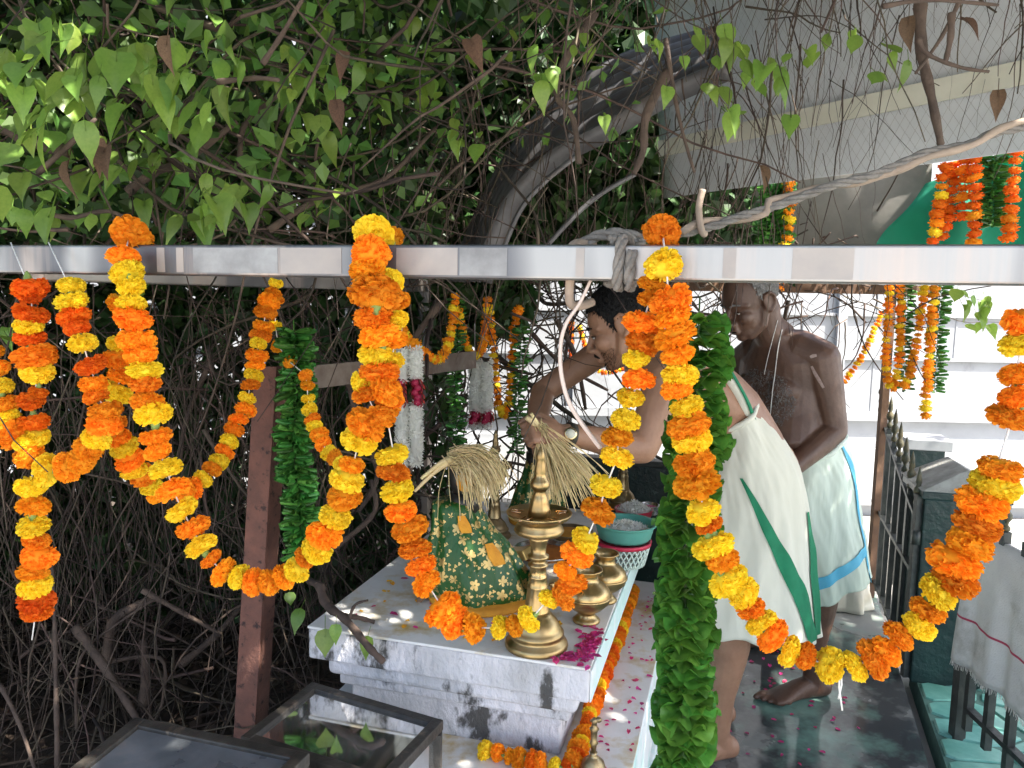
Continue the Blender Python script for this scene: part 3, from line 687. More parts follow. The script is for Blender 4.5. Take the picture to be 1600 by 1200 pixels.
Cpts = [(202,369,54,'O'),(194,402,44,'O'),(196,428,47,'Y'),(205,447,38,'Y'),(208,472,44,'Y'),(208,494,48,'O'),(213,528,52,'O'),(219,554,42,'O'),(227,576,46,'Y'),(228,601,39,'O'),(231,626,46,'O'),(237,649,51,'Y'),(243,679,42,'O'),(247,704,40,'O'),(260,730,45,'Y'),(270,765,48,'O'),(284,795,45,'Y'),(300,826,46,'O'),(315,852,47,'Y'),(328,873,32,'O'),(350,895,43,'O'),(372,904,40,'Y'),(393,911,41,'O'),(421,911,40,'O'),(445,901,38,'O'),(466,890,42,'Y'),(478,872,34,'O'),(496,860,45,'Y'),(511,835,52,'O'),(525,806,48,'Y'),(537,775,48,'O'),(543,748,46,'Y'),(552,727,42,'O'),(560,691,58,'Y'),(570,662,52,'O'),(590,650,44,'O'),(572,616,46,'O'),(566,600,34,'Y'),(600,606,52,'O'),(590,580,58,'O'),(588,555,50,'Y'),(590,525,54,'O'),(585,493,54,'O'),(587,462,68,'O'),(575,420,48,'O'),(577,393,54,'O'),(584,367,52,'Y')]
bend = lambda x, y: on_plane(x, y, FP + BN * .014, BN) if y > 430 else on_plane(x, y, FP + BN * (.006 if y > 385 else -.03), BN)
traced('large marigold swag hanging from the steel rail in front of the rusty post', Cpts, FP, BN, depth_fn=bend)
Dpts = [(612,374,36,'O'),(608,442,42,'Y'),(618,468,36,'O'),(616,500,36,'Y'),(618,530,36,'O'),(612,560,36,'Y'),(606,625,40,'O'),(603,644,38,'O'),(615,709,49,'Y'),(615,740,49,'O'),(621,767,46,'Y'),(629,796,51,'O'),(639,827,54,'O'),(645,859,47,'O'),(656,884,43,'O'),(667,912,44,'O'),(692,950,54,'O'),(713,977,46,'O'),(742,981,42,'O'),(779,981,35,'Y'),(803,977,33,'O'),(828,969,42,'Y'),(857,936,32,'Y'),(881,930,38,'O'),(893,911,40,'O'),(882,893,34,'O'),(902,870,46,'O'),(915,845,46,'Y'),(936,797,55,'O'),(948,756,48,'Y'),(965,715,42,'Y'),(965,685,48,'O'),(976,655,41,'Y'),(987,624,44,'Y'),(998,592,48,'O'),(993,559,38,'Y'),(1004,536,51,'O'),(1005,503,47,'O'),(1015,470,36,'O'),(1020,446,34,'O')]
bend2 = lambda x, y: on_plane(x, y, FP - BN * .012, BN) if y > 436 else on_plane(x, y, FP + BN * -.09, BN)
traced('middle marigold swag dipping in front of the brass lamp and draped idol', Dpts, FP, BN, depth_fn=bend2, ends=(bk + (bar_pt(612) - B0), bk + (bar_pt(1022) - B0)))
Epts = [(1035,363,58,'O'),(1041,411,60,'Y'),(1045,471,58,'O'),(1049,497,52,'O'),(1055,524,62,'O'),(1062,553,53,'O'),(1062,584,50,'Y'),(1059,612,43,'O'),(1070,638,44,'Y'),(1076,661,58,'O'),(1081,687,50,'Y'),(1084,724,56,'O'),(1090,756,63,'O'),(1100,796,54,'Y'),(1107,821,42,'O'),(1118,850,62,'Y'),(1128,877,54,'O'),(1142,906,52,'Y'),(1160,928,50,'Y'),(1174,950,44,'O'),(1190,974,43,'Y'),(1206,995,54,'O'),(1234,1015,44,'Y'),(1258,1025,44,'O'),(1292,1040,52,'Y'),(1332,1042,46,'Y'),(1360,1031,54,'O'),(1385,1017,46,'O'),(1407,993,50,'O'),(1435,974,52,'Y'),(1452,952,46,'O'),(1465,927,56,'Y'),(1494,903,62,'O'),(1492,877,66,'O'),(1515,850,66,'O'),(1525,820,66,'O'),(1534,789,72,'O'),(1555,757,68,'Y'),(1558,729,54,'O'),(1583,650,54,'O'),(1587,622,52,'O'),(1590,588,52,'O'),(1594,540,52,'Y'),(1604,500,52,'O')]
bend3 = lambda x, y: on_plane(x, y, FP + BN * .008, BN) if y > 385 else on_plane(x, y, FP + BN * -.035, BN)
traced('largest marigold swag on the right, dipping low before the wet floor', Epts, FP, BN, depth_fn=bend3, ends=(bar_pt(1035) + Z3 * .03, bar_pt(1612) - Z3 * BS))
gE = COL.objects[-1]
while gE.parent: gE = gE.parent
mb = MB(); mb.tube([on_plane(x, y, FP, BN) for x, y in ((1312, 1045), (1311, 1075), (1316, 1110))], .0012, 5); mb.tube([on_plane(x, y, FP, BN) for x, y in ((1314, 1045), (1315, 1070), (1310, 1092))], .0012, 5); part('loose_string', mb, M['string'], gE)
# garland F and G hang between the rail and the side rail
def dF(x, y):
    f = min(1, max(0, (x - 190) / 238)); return at(x, y, 1.33 + .36 * f)
Fpts = [(188,470,40,'O'),(188,535,34,'Y'),(186,557,44,'O'),(190,586,38,'O'),(182,611,42,'Y'),(178,660,30,'O'),(186,686,30,'O'),(195,702,34,'Y'),(202,716,38,'O'),(210,733,36,'Y'),(223,743,36,'O'),(235,757,33,'Y'),(246,770,34,'O'),(285,768,34,'O'),(302,765,29,'O'),(318,750,28,'Y'),(331,734,29,'O'),(343,720,29,'Y'),(351,705,28,'O'),(358,689,26,'Y'),(367,672,29,'O'),(372,655,28,'O'),(382,639,27,'O'),(388,621,26,'Y'),(390,603,26,'O'),(396,586,28,'Y'),(399,570,26,'O'),(402,555,27,'O'),(403,538,27,'Y'),(408,525,27,'O'),(411,510,29,'O'),(415,490,29,'O'),(418,472,28,'O'),(427,458,24,'O'),(431,441,18,'Y')]
traced('thin marigold swag from the rail back to the side rail beside the rusty post', Fpts, FP, BN, depth_fn=dF)
def dG(x, y): return at(x, y, 1.80 - .42 * min(1, max(0, (x - 430) / 110)))
Gpts = [(431,470,20,'O'),(430,507,20,'Y'),(435,540,20,'O'),(452,565,20,'O'),(478,586,20,'O'),(480,603,20,'O'),(481,622,20,'Y'),(484,640,21,'Y'),(489,654,22,'O'),(491,667,22,'Y'),(499,680,25,'O'),(505,694,25,'O'),(512,708,25,'Y'),(523,717,24,'O'),(533,724,25,'Y'),(544,732,25,'O')]
traced('small marigold strand passing behind the left leaf garland', Gpts, FP, BN, depth_fn=dG)
# background swags on the side rail and beyond
swag('small marigold swag on the side rail, left of the white tuberose garland', [at(622, 462, 2.15), at(622, 505, 2.18), at(642, 535, 2.25), at(672, 558, 2.35), at(688, 560, 2.42), at(700, 538, 2.48), at(707, 505, 2.52), at(711, 462, 2.55)], .036, 'OOYO')
swag('small marigold loop between the two dark leaf strings behind the altar', [at(716, 485, 2.6), at(727, 535, 2.65), at(741, 556, 2.7), at(754, 540, 2.75), at(758, 505, 2.78), at(762, 468, 2.8)], .034, 'OYO')
swag('long narrow marigold loop hanging behind the far brass lamp', [at(764, 480, 2.85), at(771, 540, 2.85), at(775, 600, 2.85), at(781, 640, 2.85), at(790, 647, 2.87), at(797, 610, 2.9), at(800, 560, 2.92), at(804, 505, 2.95), at(812, 478, 3.0)], .036, 'OYOYO')
swag('thin orange swag rising to the brown pole beside the older man', [at(1300, 604, 3.5), at(1318, 596, 3.5), at(1345, 560, 3.5), at(1362, 525, 3.5), at(1378, 488, 3.52)], .032, 'OOY')
swag('outermost orange strand of the cluster left of the hanging leaf string', [at(1390, 440, 3.3), at(1387, 500, 3.3), at(1384, 555, 3.3), at(1389, 600, 3.3), at(1398, 603, 3.3), at(1405, 560, 3.3), at(1407, 500, 3.3), at(1408, 440, 3.3)], .040, 'OOYO')
swag('thin curved orange strand between the hanging clusters at right', [at(1446, 440, 3.25), at(1440, 480, 3.25), at(1435, 520, 3.25), at(1428, 560, 3.25), at(1420, 590, 3.25), at(1410, 605, 3.25)], .040, 'OYOO')
swag('straight orange strand hanging lowest before the white wall', [at(1460, 440, 3.2), at(1456, 500, 3.2), at(1452, 560, 3.2), at(1448, 610, 3.2), at(1445, 650, 3.2)], .045, 'OOOY')
swag('short orange strand tip showing under the rail above the older man', [at(1232, 288, 3.1), at(1233, 340, 3.1), at(1228, 380, 3.1), at(1216, 430, 3.1), at(1214, 462, 3.1)], .055, 'OYO')
for lab, x0, x1, y0, y1, d, c in (('leftmost red orange strand before the green net', 1478, 1456, 262, 385, 2.9, 'RROY'), ('red orange strand second from left before the green net', 1494, 1475, 256, 372, 2.95, 'RRR'), ('short red orange strand, third before the green net', 1508, 1505, 250, 340, 2.9, 'ROR'), ('red orange strand just left of the leaf string at upper right', 1523, 1522, 248, 382, 2.85, 'RROR'), ('rightmost red orange strand before the green net', 1586, 1575, 236, 382, 2.8, 'RRRO')):
    swag(lab, [at(x0, y0, d), at((x0 * 2 + x1) / 3, (y0 * 2 + y1) / 3, d), at((x0 + 2 * x1) / 3, (y0 + 2 * y1) / 3, d), at(x1, y1, d)], .054, c)
swag('tiny far orange strand seen between the bare branches', [at(893, 505, 4.3), at(892, 535, 4.3), at(893, 560, 4.3)], .035, 'OR')
swag('tiny far orange swag against the white wall by the face', [at(905, 510, 4.3), at(925, 570, 4.4), at(950, 582, 4.4), at(985, 570, 4.4)], .032, 'OYR')
# garland lying on the step along the altar foot
pth = [AP(AW - .035, 1.02, .45), AP(AW - .03, .7, .45), AP(AW - .035, .4, .45), AP(AW - .03, .12, .45), AP(AW - .035, .02, .45), AP(AW - .08, .005, .45), AP(AW - .22, .015, .45)]
swag('marigold garland lying on the step along the foot of the altar', pth, .040, 'OOYOR', small=False)

# ---- leaf garlands
def betel_mesh(seed, m, fold=.5, L=1.0, W=.42):
    """a folded heart leaf: base at the origin, pointing along +X, folded about its midrib, with a wavy rim"""
    r = random.Random(seed); n, k = 7, 3; rows = []; ph = r.uniform(0, 6)
    for i in range(n + 1):
        f = i / n; wd = W * (math.sin(math.pi * min(1, f * .93 + .07) ** .75)) if f < 1 else 0.0
        row = []
        for j in range(-k, k + 1):
            g = j / k; a = abs(g); y = g * wd * math.cos(fold * a * 1.1); z = wd * a * math.sin(fold) * 1.0 + .10 * math.sin(f * 8 + ph + g * 3) * a - .10 * f * f
            row.append(V((f * L, y, z)))
        rows.append(row)
    mb = MB(); mb.grid(rows); return mb.mesh('leaf', (0, 0, 0), [m], True)
def fan_mesh(seed, m):
    """a stitched betel leaf: a rounded fan folded at the string, its rim ruffled"""
    r = random.Random(seed); ph = r.uniform(0, 6); am = r.uniform(.10, .20); cup = r.uniform(-.18, .28); half = r.uniform(.55, .9); rows = []
    for i in range(5):
        f = (.06, .4, .72, .93, 1.03)[i]; row = []
        for j in range(9):
            g = j / 4 - 1; a = g * half; q = f * (1 - .16 * g * g); row.append(V((q * math.cos(a), q * math.sin(a), am * f * f * math.sin(g * 4.2 + ph) + cup * f * g * g - .06 * f * f)))
        rows.append(row)
    mb = MB(); mb.grid(rows); return mb.mesh('leaf', (0, 0, 0), [m], True)
BET = [fan_mesh(i, M['betel']) for i in range(7)]
def roll_mesh(seed, m):
    r = random.Random(seed); mb = MB(); rows = []; n = 9
    for i in range(6):
        f = i / 5; ra = .085 + .05 * math.sin(f * 2.6) ; row = []
        for k in range(n):
            a = 2 * math.pi * k / n * 1.12 + f * .5; q = ra * (1 + .12 * k / n); row.append(V((.05 + f * (.95 + .05 * math.sin(a)), q * math.cos(a), q * math.sin(a) - .06 * f * f)))
        rows.append(row)
    mb.grid(rows); mb.add([V((.3, .1, .03)), V((.7, .26, .02 + r.uniform(-.06, .06))), V((1.12, .16, -.02)), V((.8, .08, .06))], [(0, 1, 2, 3)])
    return mb.mesh('leaf', (0, 0, 0), [m], True)
DPL = [roll_mesh(20 + i, M['deepleaf']) for i in range(4)]
def leaf_garland(label, p0, p1, rad, layers, per, meshes, wob=.012, flat=.35, endr=1.0, roll=.25):
    """leaves threaded flat on a string; the 300 most in view are parts, the rest one stuff part"""
    g = thing('leaf_garland', p0, label, 'garland', 'leaf garlands')
    mb = MB(); mb.tube([p0 + Z3 * .03, p0, p1], .0012, 4); part('string', mb, M['deepleaf'], g)
    off = 0; L_ = []
    for i in range(layers):
        f = i / (layers - 1); c = p0.lerp(p1, f) + V((math.sin(f * 9) * wob, math.cos(f * 7) * wob * .5, 0)); rr = rad * (1 + (endr - 1) * f) * (1 + .10 * math.sin(f * 31) + .06 * math.sin(f * 77))
        off += 1.9 + rng.uniform(-.3, .3)
        for j in range(per):
            a = off + j * 2 * math.pi / per + rng.uniform(-.5, .5); tilt = rng.uniform(-flat, flat * .8)
            q = Quaternion((0, 0, 1), a) @ Quaternion((0, 1, 0), tilt) @ Quaternion((1, 0, 0), rng.uniform(-roll, roll) + (math.pi if rng.random() < .5 else 0))
            L_.append((-math.sin(a), c + V((math.cos(a), math.sin(a), 0)) * rr * .08 + Z3 * rng.uniform(-.004, .004), q, rr * rng.uniform(.85, 1.15), rng.choice(meshes)))
    L_.sort(key=lambda t: -t[0])
    for _, p, q, s, me in L_[:300]: inst('leaf', me, g, p, q, s)
    if len(L_) > 300:
        mb = MB()
        for _, p, q, s, me in L_[300:]: mb.add([p + (q @ v.co) * s for v in me.vertices], [tuple(pl.vertices) for pl in me.polygons])
        part('inner_leaves', mb, meshes[0].materials[0], g, kind='stuff')
    return g
leaf_garland('thick bright green betel leaf garland hanging at front right of the altar', on_plane(1092, 498, FP - BN * .12, BN), on_plane(1062, 1215, FP - BN * .12, BN), .039, 120, 5, BET, .005, .16, 1.02, .35)
leaf_garland('dark green rolled leaf garland hanging left of centre beside the rusty post', at(459, 520, 1.74), at(468, 862, 1.74), .040, 80, 5, DPL, .006, .3)
leaf_garland('slim dark leaf string behind the altar, left of the tuberose', at(713, 468, 2.62), at(712, 705, 2.62), .030, 46, 4, DPL, .004, .3)
leaf_garland('slim dark leaf string behind the altar, right of the tuberose', at(815, 512, 2.9), at(806, 705, 2.9), .034, 42, 4, DPL, .004, .3)
leaf_garland('green leaf string hanging above the rail below the grey sheet', at(1214, 285, 3.15), at(1208, 384, 3.15), .065, 30, 5, DPL, .006, .3)
leaf_garland('leaf string hanging beside the marigold cluster before the white wall', at(1416, 440, 3.32), at(1412, 606, 3.34), .036, 40, 4, DPL, .004, .3)
leaf_garland('rightmost leaf string hanging before the white wall', at(1470, 440, 3.26), at(1460, 612, 3.28), .040, 40, 4, DPL, .004, .3)
leaf_garland('leaf string among red orange strands at upper right', at(1554, 245, 2.9), at(1550, 352, 2.9), .05, 26, 5, DPL, .004, .3)

# ---- tuberose garlands with a rose band
def star_mesh(seed):
    r = random.Random(seed); mb = MB()
    for k in range(6):
        a = k * 1.047 + r.uniform(-.2, .2); u = V((math.cos(a), math.sin(a), .55 + r.uniform(-.2, .2))); s = V((-math.sin(a), math.cos(a), 0)) * .2
        mb.add([V((0, 0, 0)), u * .55 + s, u * 1.0, u * .55 - s], [(0, 1, 2, 3)])
    return mb
def tuberose(label, cols, y0, y1, d, wd, band, step=.011):
    g = thing('tuberose_garland', at(cols[0], y0, d), label, 'garland', 'tuberose garlands')
    mbw = MB(); 
    for ci, cx in enumerate(cols):
        ps = resample([at(cx, y0, d), at(cx, y1, d)], step)
        for i, p in enumerate(ps):
            py = y0 + (y1 - y0) * i / max(1, len(ps) - 1)
            if band[0] < py < band[1]: continue
            for k in range(9):
                a = rng.uniform(0, 6.28); o = V((math.cos(a), math.sin(a), rng.uniform(-.5, .5))).normalized(); s = star_mesh(rng.random()); q = quat_to(o, rng.uniform(0, 6)); sz = wd * rng.uniform(.42, .62)
                mbw.add([p + o * wd * .55 + (q @ V(v_)) * sz for v_ in s.v], s.f)
        for za, zb in ((y0, band[0]), (band[1], y1)):
            if zb - za > 8: mbw.tube([at(cx, za, d), at(cx, zb, d)], wd * .62, 10)  # white core added inside the flower strings to bounce light
        for k in range(5):
            f = (k + .5) / 5; p = at(cx + rng.uniform(-4, 4), band[0] + (band[1] - band[0]) * f, d - .01)
            mr = MB()
            for i in range(22):
                a = i * 2.4; rr = wd * (.25 + .75 * i / 22); ct = V((math.cos(a), -.6 + .02 * i, math.sin(a))).normalized(); t = ct.cross(Z3).normalized(); b = ct.cross(t)
                c = p + ct * rr * .75; mr.add([c - t * rr * .4, c + b * rr * .4 + ct * .003, c + t * rr * .4, c - b * rr * .4 - ct * .002], [(0, 1, 2, 3)])
            mr.ell(p, (wd * .5,) * 3, None, 8, 6); part('rose', mr, M['rose'], g)
    part('white_flowers', mbw, M['jas'], g, kind='stuff')
    mb = MB(); mb.tube([at(cols[0], y0 - 60, d + .02), at(cols[0], y1, d)], .0012, 4); part('string', mb, M['string'], g)
tuberose('double white tuberose garland with dark red rose band left of the straw topped idol', (628, 650), 548, 725, 2.15, .024, (594, 632))
tuberose('smaller white tuberose garland with rose tip behind the far brass lamp', (742, 760), 566, 668, 2.75, .028, (646, 660))
mb = MB()
# ================================================================== VINES
def leaf_rows(L, W, fold, droop, tip=.0):
    rows = []
    prof = [0, .72, 1.0, .98, .82, .52, .22, 0.0]; n = len(prof) - 1
    for i, wv in enumerate(prof):
        f = i / n; x = f - (.10 if i == 0 else 0)
        rows.append([V((f * L - (.07 * L if (i == 1 and abs(g) > .9) else 0), g * wv * W / 2, abs(g) * wv * W * .5 * fold - droop * f * f * L)) for g in (-1, -.5, 0, .5, 1)])
    return rows
def vleaf(L, W, fold, droop, m):
    mb = MB(); mb.grid(leaf_rows(L, W, fold, droop)); mb.tube([V((-.45 * L, 0, .03 * L)), V((0, 0, 0)), V((.3 * L, 0, .004))], .014, 3); return mb.mesh('leaf', (0, 0, 0), [m], True)
VL = [vleaf(1, w_, f_, d_, M['leaf']) for w_, f_, d_ in ((.72, .2, .15), (.80, .45, .35), (.58, .1, .05), (.78, -.25, .2), (.66, .6, .5), (.85, .15, -.15), (.70, -.1, .6))]
VD = [vleaf(1, .5, .6, .5, M['dead'])]
vine = thing('climbing_vine', V((-1.2, 2.6, 0)), 'tangled leafy vine thicket covering the left and top of the shrine', 'vine')
def hang_leaf(p, size, meshes=VL, facing=None):
    """blade pointing down and out towards the light, as leaves of a hanging vine do"""
    a = rng.uniform(-.9, .9); down = rng.uniform(.35, 1.35)
    q = Quaternion((0, 0, 1), -math.pi / 2 + a) @ Quaternion((0, 1, 0), down) @ Quaternion((1, 0, 0), rng.uniform(-.5, .5))
    return inst('leaf', rng.choice(meshes), vine, p, q, size)
nleaf = 0
clusters = [  # px, py, spread px, count, depth, size px
    (40, 60, 70, 14, 1.30, 78), (110, 110, 80, 16, 1.42, 68), (30, 190, 60, 10, 1.35, 66), (215, 120, 80, 15, 1.5, 62), (330, 60, 80, 14, 1.5, 58), (300, 140, 70, 13, 1.5, 62), (60, 290, 60, 9, 1.5, 58),
    (150, 240, 80, 13, 1.6, 56), (250, 210, 70, 11, 1.65, 52), (350, 300, 48, 13, 1.45, 52), (320, 365, 45, 8, 1.5, 46), (460, 80, 70, 12, 1.65, 48), (520, 60, 60, 9, 1.8, 44), (600, 110, 60, 8, 1.9, 40),
    (460, 205, 25, 3, 1.55, 46), (510, 310, 30, 5, 1.7, 40), (500, 150, 60, 7, 1.7, 42), (660, 150, 35, 8, 2.0, 40), (715, 210, 30, 8, 1.9, 36), (780, 60, 60, 6, 1.9, 40), (845, 95, 40, 10, 1.55, 44), (930, 60, 50, 5, 1.6, 42),
    (945, 185, 18, 2, 1.4, 34), (1020, 60, 16, 5, 1.2, 30), (1110, 90, 60, 9, 1.5, 44), (1170, 70, 50, 7, 1.35, 52), (1140, 175, 22, 3, 1.1, 56), (1250, 120, 60, 6, 1.5, 44), (1400, 100, 40, 4, 1.25, 48), (1260, 100, 60, 5, 1.6, 50),
    (230, 460, 30, 3, 1.6, 40), (100, 360, 60, 6, 1.7, 44), (20, 510, 40, 4, 1.9, 44), (1320, 60, 60, 4, 1.3, 40), (650, 60, 80, 8, 2.0, 40), (420, 150, 60, 10, 1.6, 50), (180, 330, 60, 7, 1.7, 46)]
leaf_pts = []
for px, py, sp, n, d, sz in clusters:
    for _ in range(n):
        if nleaf >= 284: break
        x, y = px + rng.gauss(0, sp * .6), py + rng.gauss(0, sp * .5); dd = d + rng.uniform(-.09, .14)
        if 345 < y < 445: y = 335
        p = at(x, y, dd); hang_leaf(p, (lambda k: (k, k * rng.uniform(.7, 1.1), k * rng.uniform(.5, 2.0)))(sz * d / 1200 * rng.uniform(.5, 1.05))); leaf_pts.append(p); nleaf += 1
for px, py, d, s in ((735, 60, 1.6, 50), (525, 155, 1.6, 40), (540, 80, 1.6, 36), (150, 215, 1.45, 46), (165, 230, 1.45, 50), (108, 250, 1.45, 46), (1188, 258, 2.2, 34), (1420, 25, 1.2, 40), (1560, 140, 1.5, 36), (1500, 30, 1.4, 36), (262, 55, 1.4, 44)):
    hang_leaf(at(px, py, d), s * d / 1200 * 1.2, VD)

for k in range(16):
    hang_leaf(at(1500 + rng.uniform(-12, 48), 450 + rng.uniform(0, 62), 2.9), .06 * rng.uniform(.6, 1.1))
# ---- uncountable leaves of the thicket, and an unseen leaf roof added for shade
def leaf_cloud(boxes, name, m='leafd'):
    """boxes: (x0,x1,y0,y1,z0,z1,count,size,keep-function)"""
    vs = []; fs = []; o = 0
    for x0, x1, y0, y1, z0, z1, n, s, keep in boxes:
        P = npr.uniform((x0, y0, z0), (x1, y1, z1), (n, 3))
        if keep: P = P[[bool(keep(*p)) for p in P]]
        n = len(P)
        d = npr.normal(size=(n, 3)); d[:, 2] -= .6; d /= np.linalg.norm(d, axis=1)[:, None]
        t = np.cross(d, npr.normal(size=(n, 3))); t /= np.linalg.norm(t, axis=1)[:, None]; u = np.cross(d, t)
        L = (s * npr.uniform(.6, 1.25, n))[:, None]
        a = P; b = P + d * L * .4 + t * L * .36 + u * L * .08; c = P + d * L; e = P + d * L * .4 - t * L * .36 + u * L * .08
        vs.append(np.stack([a, b, c, e], 1).reshape(-1, 3))
        i = np.arange(n) * 4 + o; fs.append(np.stack([i, i + 1, i + 2], 1)); fs.append(np.stack([i, i + 2, i + 3], 1)); o += 4 * n
    vv = np.concatenate(vs); ff = np.concatenate(fs); og = ORG[vine.name]; vv = vv - np.array(og)
    me = bpy.data.meshes.new(name); me.from_pydata(vv.tolist(), [], ff.tolist()); me.materials.append(M[m]); me.update()
    ob = link(name, me, vine); ORG[ob.name] = og; ob['kind'] = 'stuff'; return ob
def arch_free(x, y, z):           # keep the hollow under the arched roof and the opening to the right free
    return x < .05 + .0 * y or z > 1.72 + .05 * (3.3 - y) + max(0, .6 - x) * 0
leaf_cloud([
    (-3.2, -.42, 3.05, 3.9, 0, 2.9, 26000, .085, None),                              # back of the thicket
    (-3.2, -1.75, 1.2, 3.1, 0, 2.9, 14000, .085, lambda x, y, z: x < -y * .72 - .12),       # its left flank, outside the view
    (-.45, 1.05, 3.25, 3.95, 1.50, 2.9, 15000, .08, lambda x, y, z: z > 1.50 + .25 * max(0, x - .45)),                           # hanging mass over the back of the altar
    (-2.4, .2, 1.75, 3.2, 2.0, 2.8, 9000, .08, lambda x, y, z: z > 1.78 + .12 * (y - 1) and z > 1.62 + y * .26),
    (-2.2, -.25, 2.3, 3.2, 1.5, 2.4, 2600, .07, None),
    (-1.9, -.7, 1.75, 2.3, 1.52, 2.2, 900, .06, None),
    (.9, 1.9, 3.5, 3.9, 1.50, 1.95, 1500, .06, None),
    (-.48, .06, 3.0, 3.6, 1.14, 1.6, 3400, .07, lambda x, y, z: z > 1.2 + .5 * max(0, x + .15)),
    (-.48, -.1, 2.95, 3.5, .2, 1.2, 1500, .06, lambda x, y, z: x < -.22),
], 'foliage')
leaf_cloud([(-2.8, 3.7, -.55, 3.3, 2.30, 2.78, 34000, .125, lambda x, y, z: z > 1.52 + max(0, y) * .40 and (x > -.2 or npr.random() < .45))], 'shade_foliage')  # vine roof extended unseen overhead to block the sun, thinned at the left

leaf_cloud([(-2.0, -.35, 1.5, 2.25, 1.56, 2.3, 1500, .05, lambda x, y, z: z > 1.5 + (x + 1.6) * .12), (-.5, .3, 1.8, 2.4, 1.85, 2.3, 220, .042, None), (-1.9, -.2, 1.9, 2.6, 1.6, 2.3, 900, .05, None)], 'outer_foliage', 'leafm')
# ---- stems
def stems(name, specs, m):
    mb = MB()
    for n, box, L, rad, hang, curl, keep in specs:
        for _ in range(n):
            for _t in range(20):
                p = V((rng.uniform(box[0], box[1]), rng.uniform(box[2], box[3]), rng.uniform(box[4], box[5])))
                if keep is None or keep(p): break
            d = V((rng.gauss(0, 1), rng.gauss(0, .6), rng.gauss(0, .7) - hang)).normalized(); ln = L * rng.uniform(.4, 1.4); k = 9; pts = [p]; bend_ = V((rng.gauss(0, 1), rng.gauss(0, 1), rng.gauss(0, 1))) * curl
            for i in range(k):
                d = (d + bend_ / k + V((rng.gauss(0, .12), rng.gauss(0, .12), rng.gauss(0, .12) - hang * .06))).normalized(); p = p + d * ln / k
                if p.z < .005: break
                pts.append(p)
            if len(pts) < 3: continue
            r0 = rad * rng.uniform(.4, 1.5) if rng.random() > .05 else rad * rng.uniform(1.8, 3.2)
            mb.tube(pts, [r0 * (1 - .6 * i / len(pts)) for i in range(len(pts))], 4)
    return part(name, mb, m, vine, True, 'stuff')
left_ok = lambda p: p.x < -.42 - (p.y - 2.2) * .05
stems('stems', [
    (800, (-2.4, -.45, 2.05, 3.2, .0, 1.5), .7, .0028, 1.1, .7, None),
    (520, (-2.1, -.5, 1.95, 2.5, .5, 1.45), .7, .0014, 3.0, .35, None),
    (260, (-.45, .9, 1.9, 2.9, 1.6, 2.1), .35, .0014, 3.0, .35, lambda p: p.z > 1.45 + .2 * max(0, p.x + .2)),
    (90, (.15, 1.5, 1.3, 1.9, 1.9, 2.2), .3, .0011, 3.5, .5, lambda p: p.z > 1.45 + .33 * p.y),
    (110, (-2.2, -.5, 1.9, 2.6, .0, .5), .5, .004, -.1, .8, lambda p: p.x < -.75 - (2.4 - p.y) * .3),
    (420, (-2.0, .0, 1.5, 2.8, 1.5, 2.2), .7, .0035, .35, 1.2, lambda p: p.z > 1.52 and p.x < .1),
    (170, (-.5, .12, 2.75, 3.4, .3, 1.6), .6, .004, .9, .8, None),
    (300, (-.4, 1.7, 3.2, 3.8, 1.30, 1.75), .5, .0035, .25, 1.0, None),
    (60, (.1, .8, 3.1, 3.6, .75, 1.5), .6, .0035, .7, 1.1, lambda p: p.x < .5),
    (170, (-.1, 1.6, 1.25, 2.3, 1.95, 2.35), .36, .0018, 1.3, .5, lambda p: p.z > 1.5 + p.y * .32),
    (60, (.1, .8, 1.6, 2.4, 1.95, 2.3), .3, .0022, 1.3, .5, None),
], M['stem'])
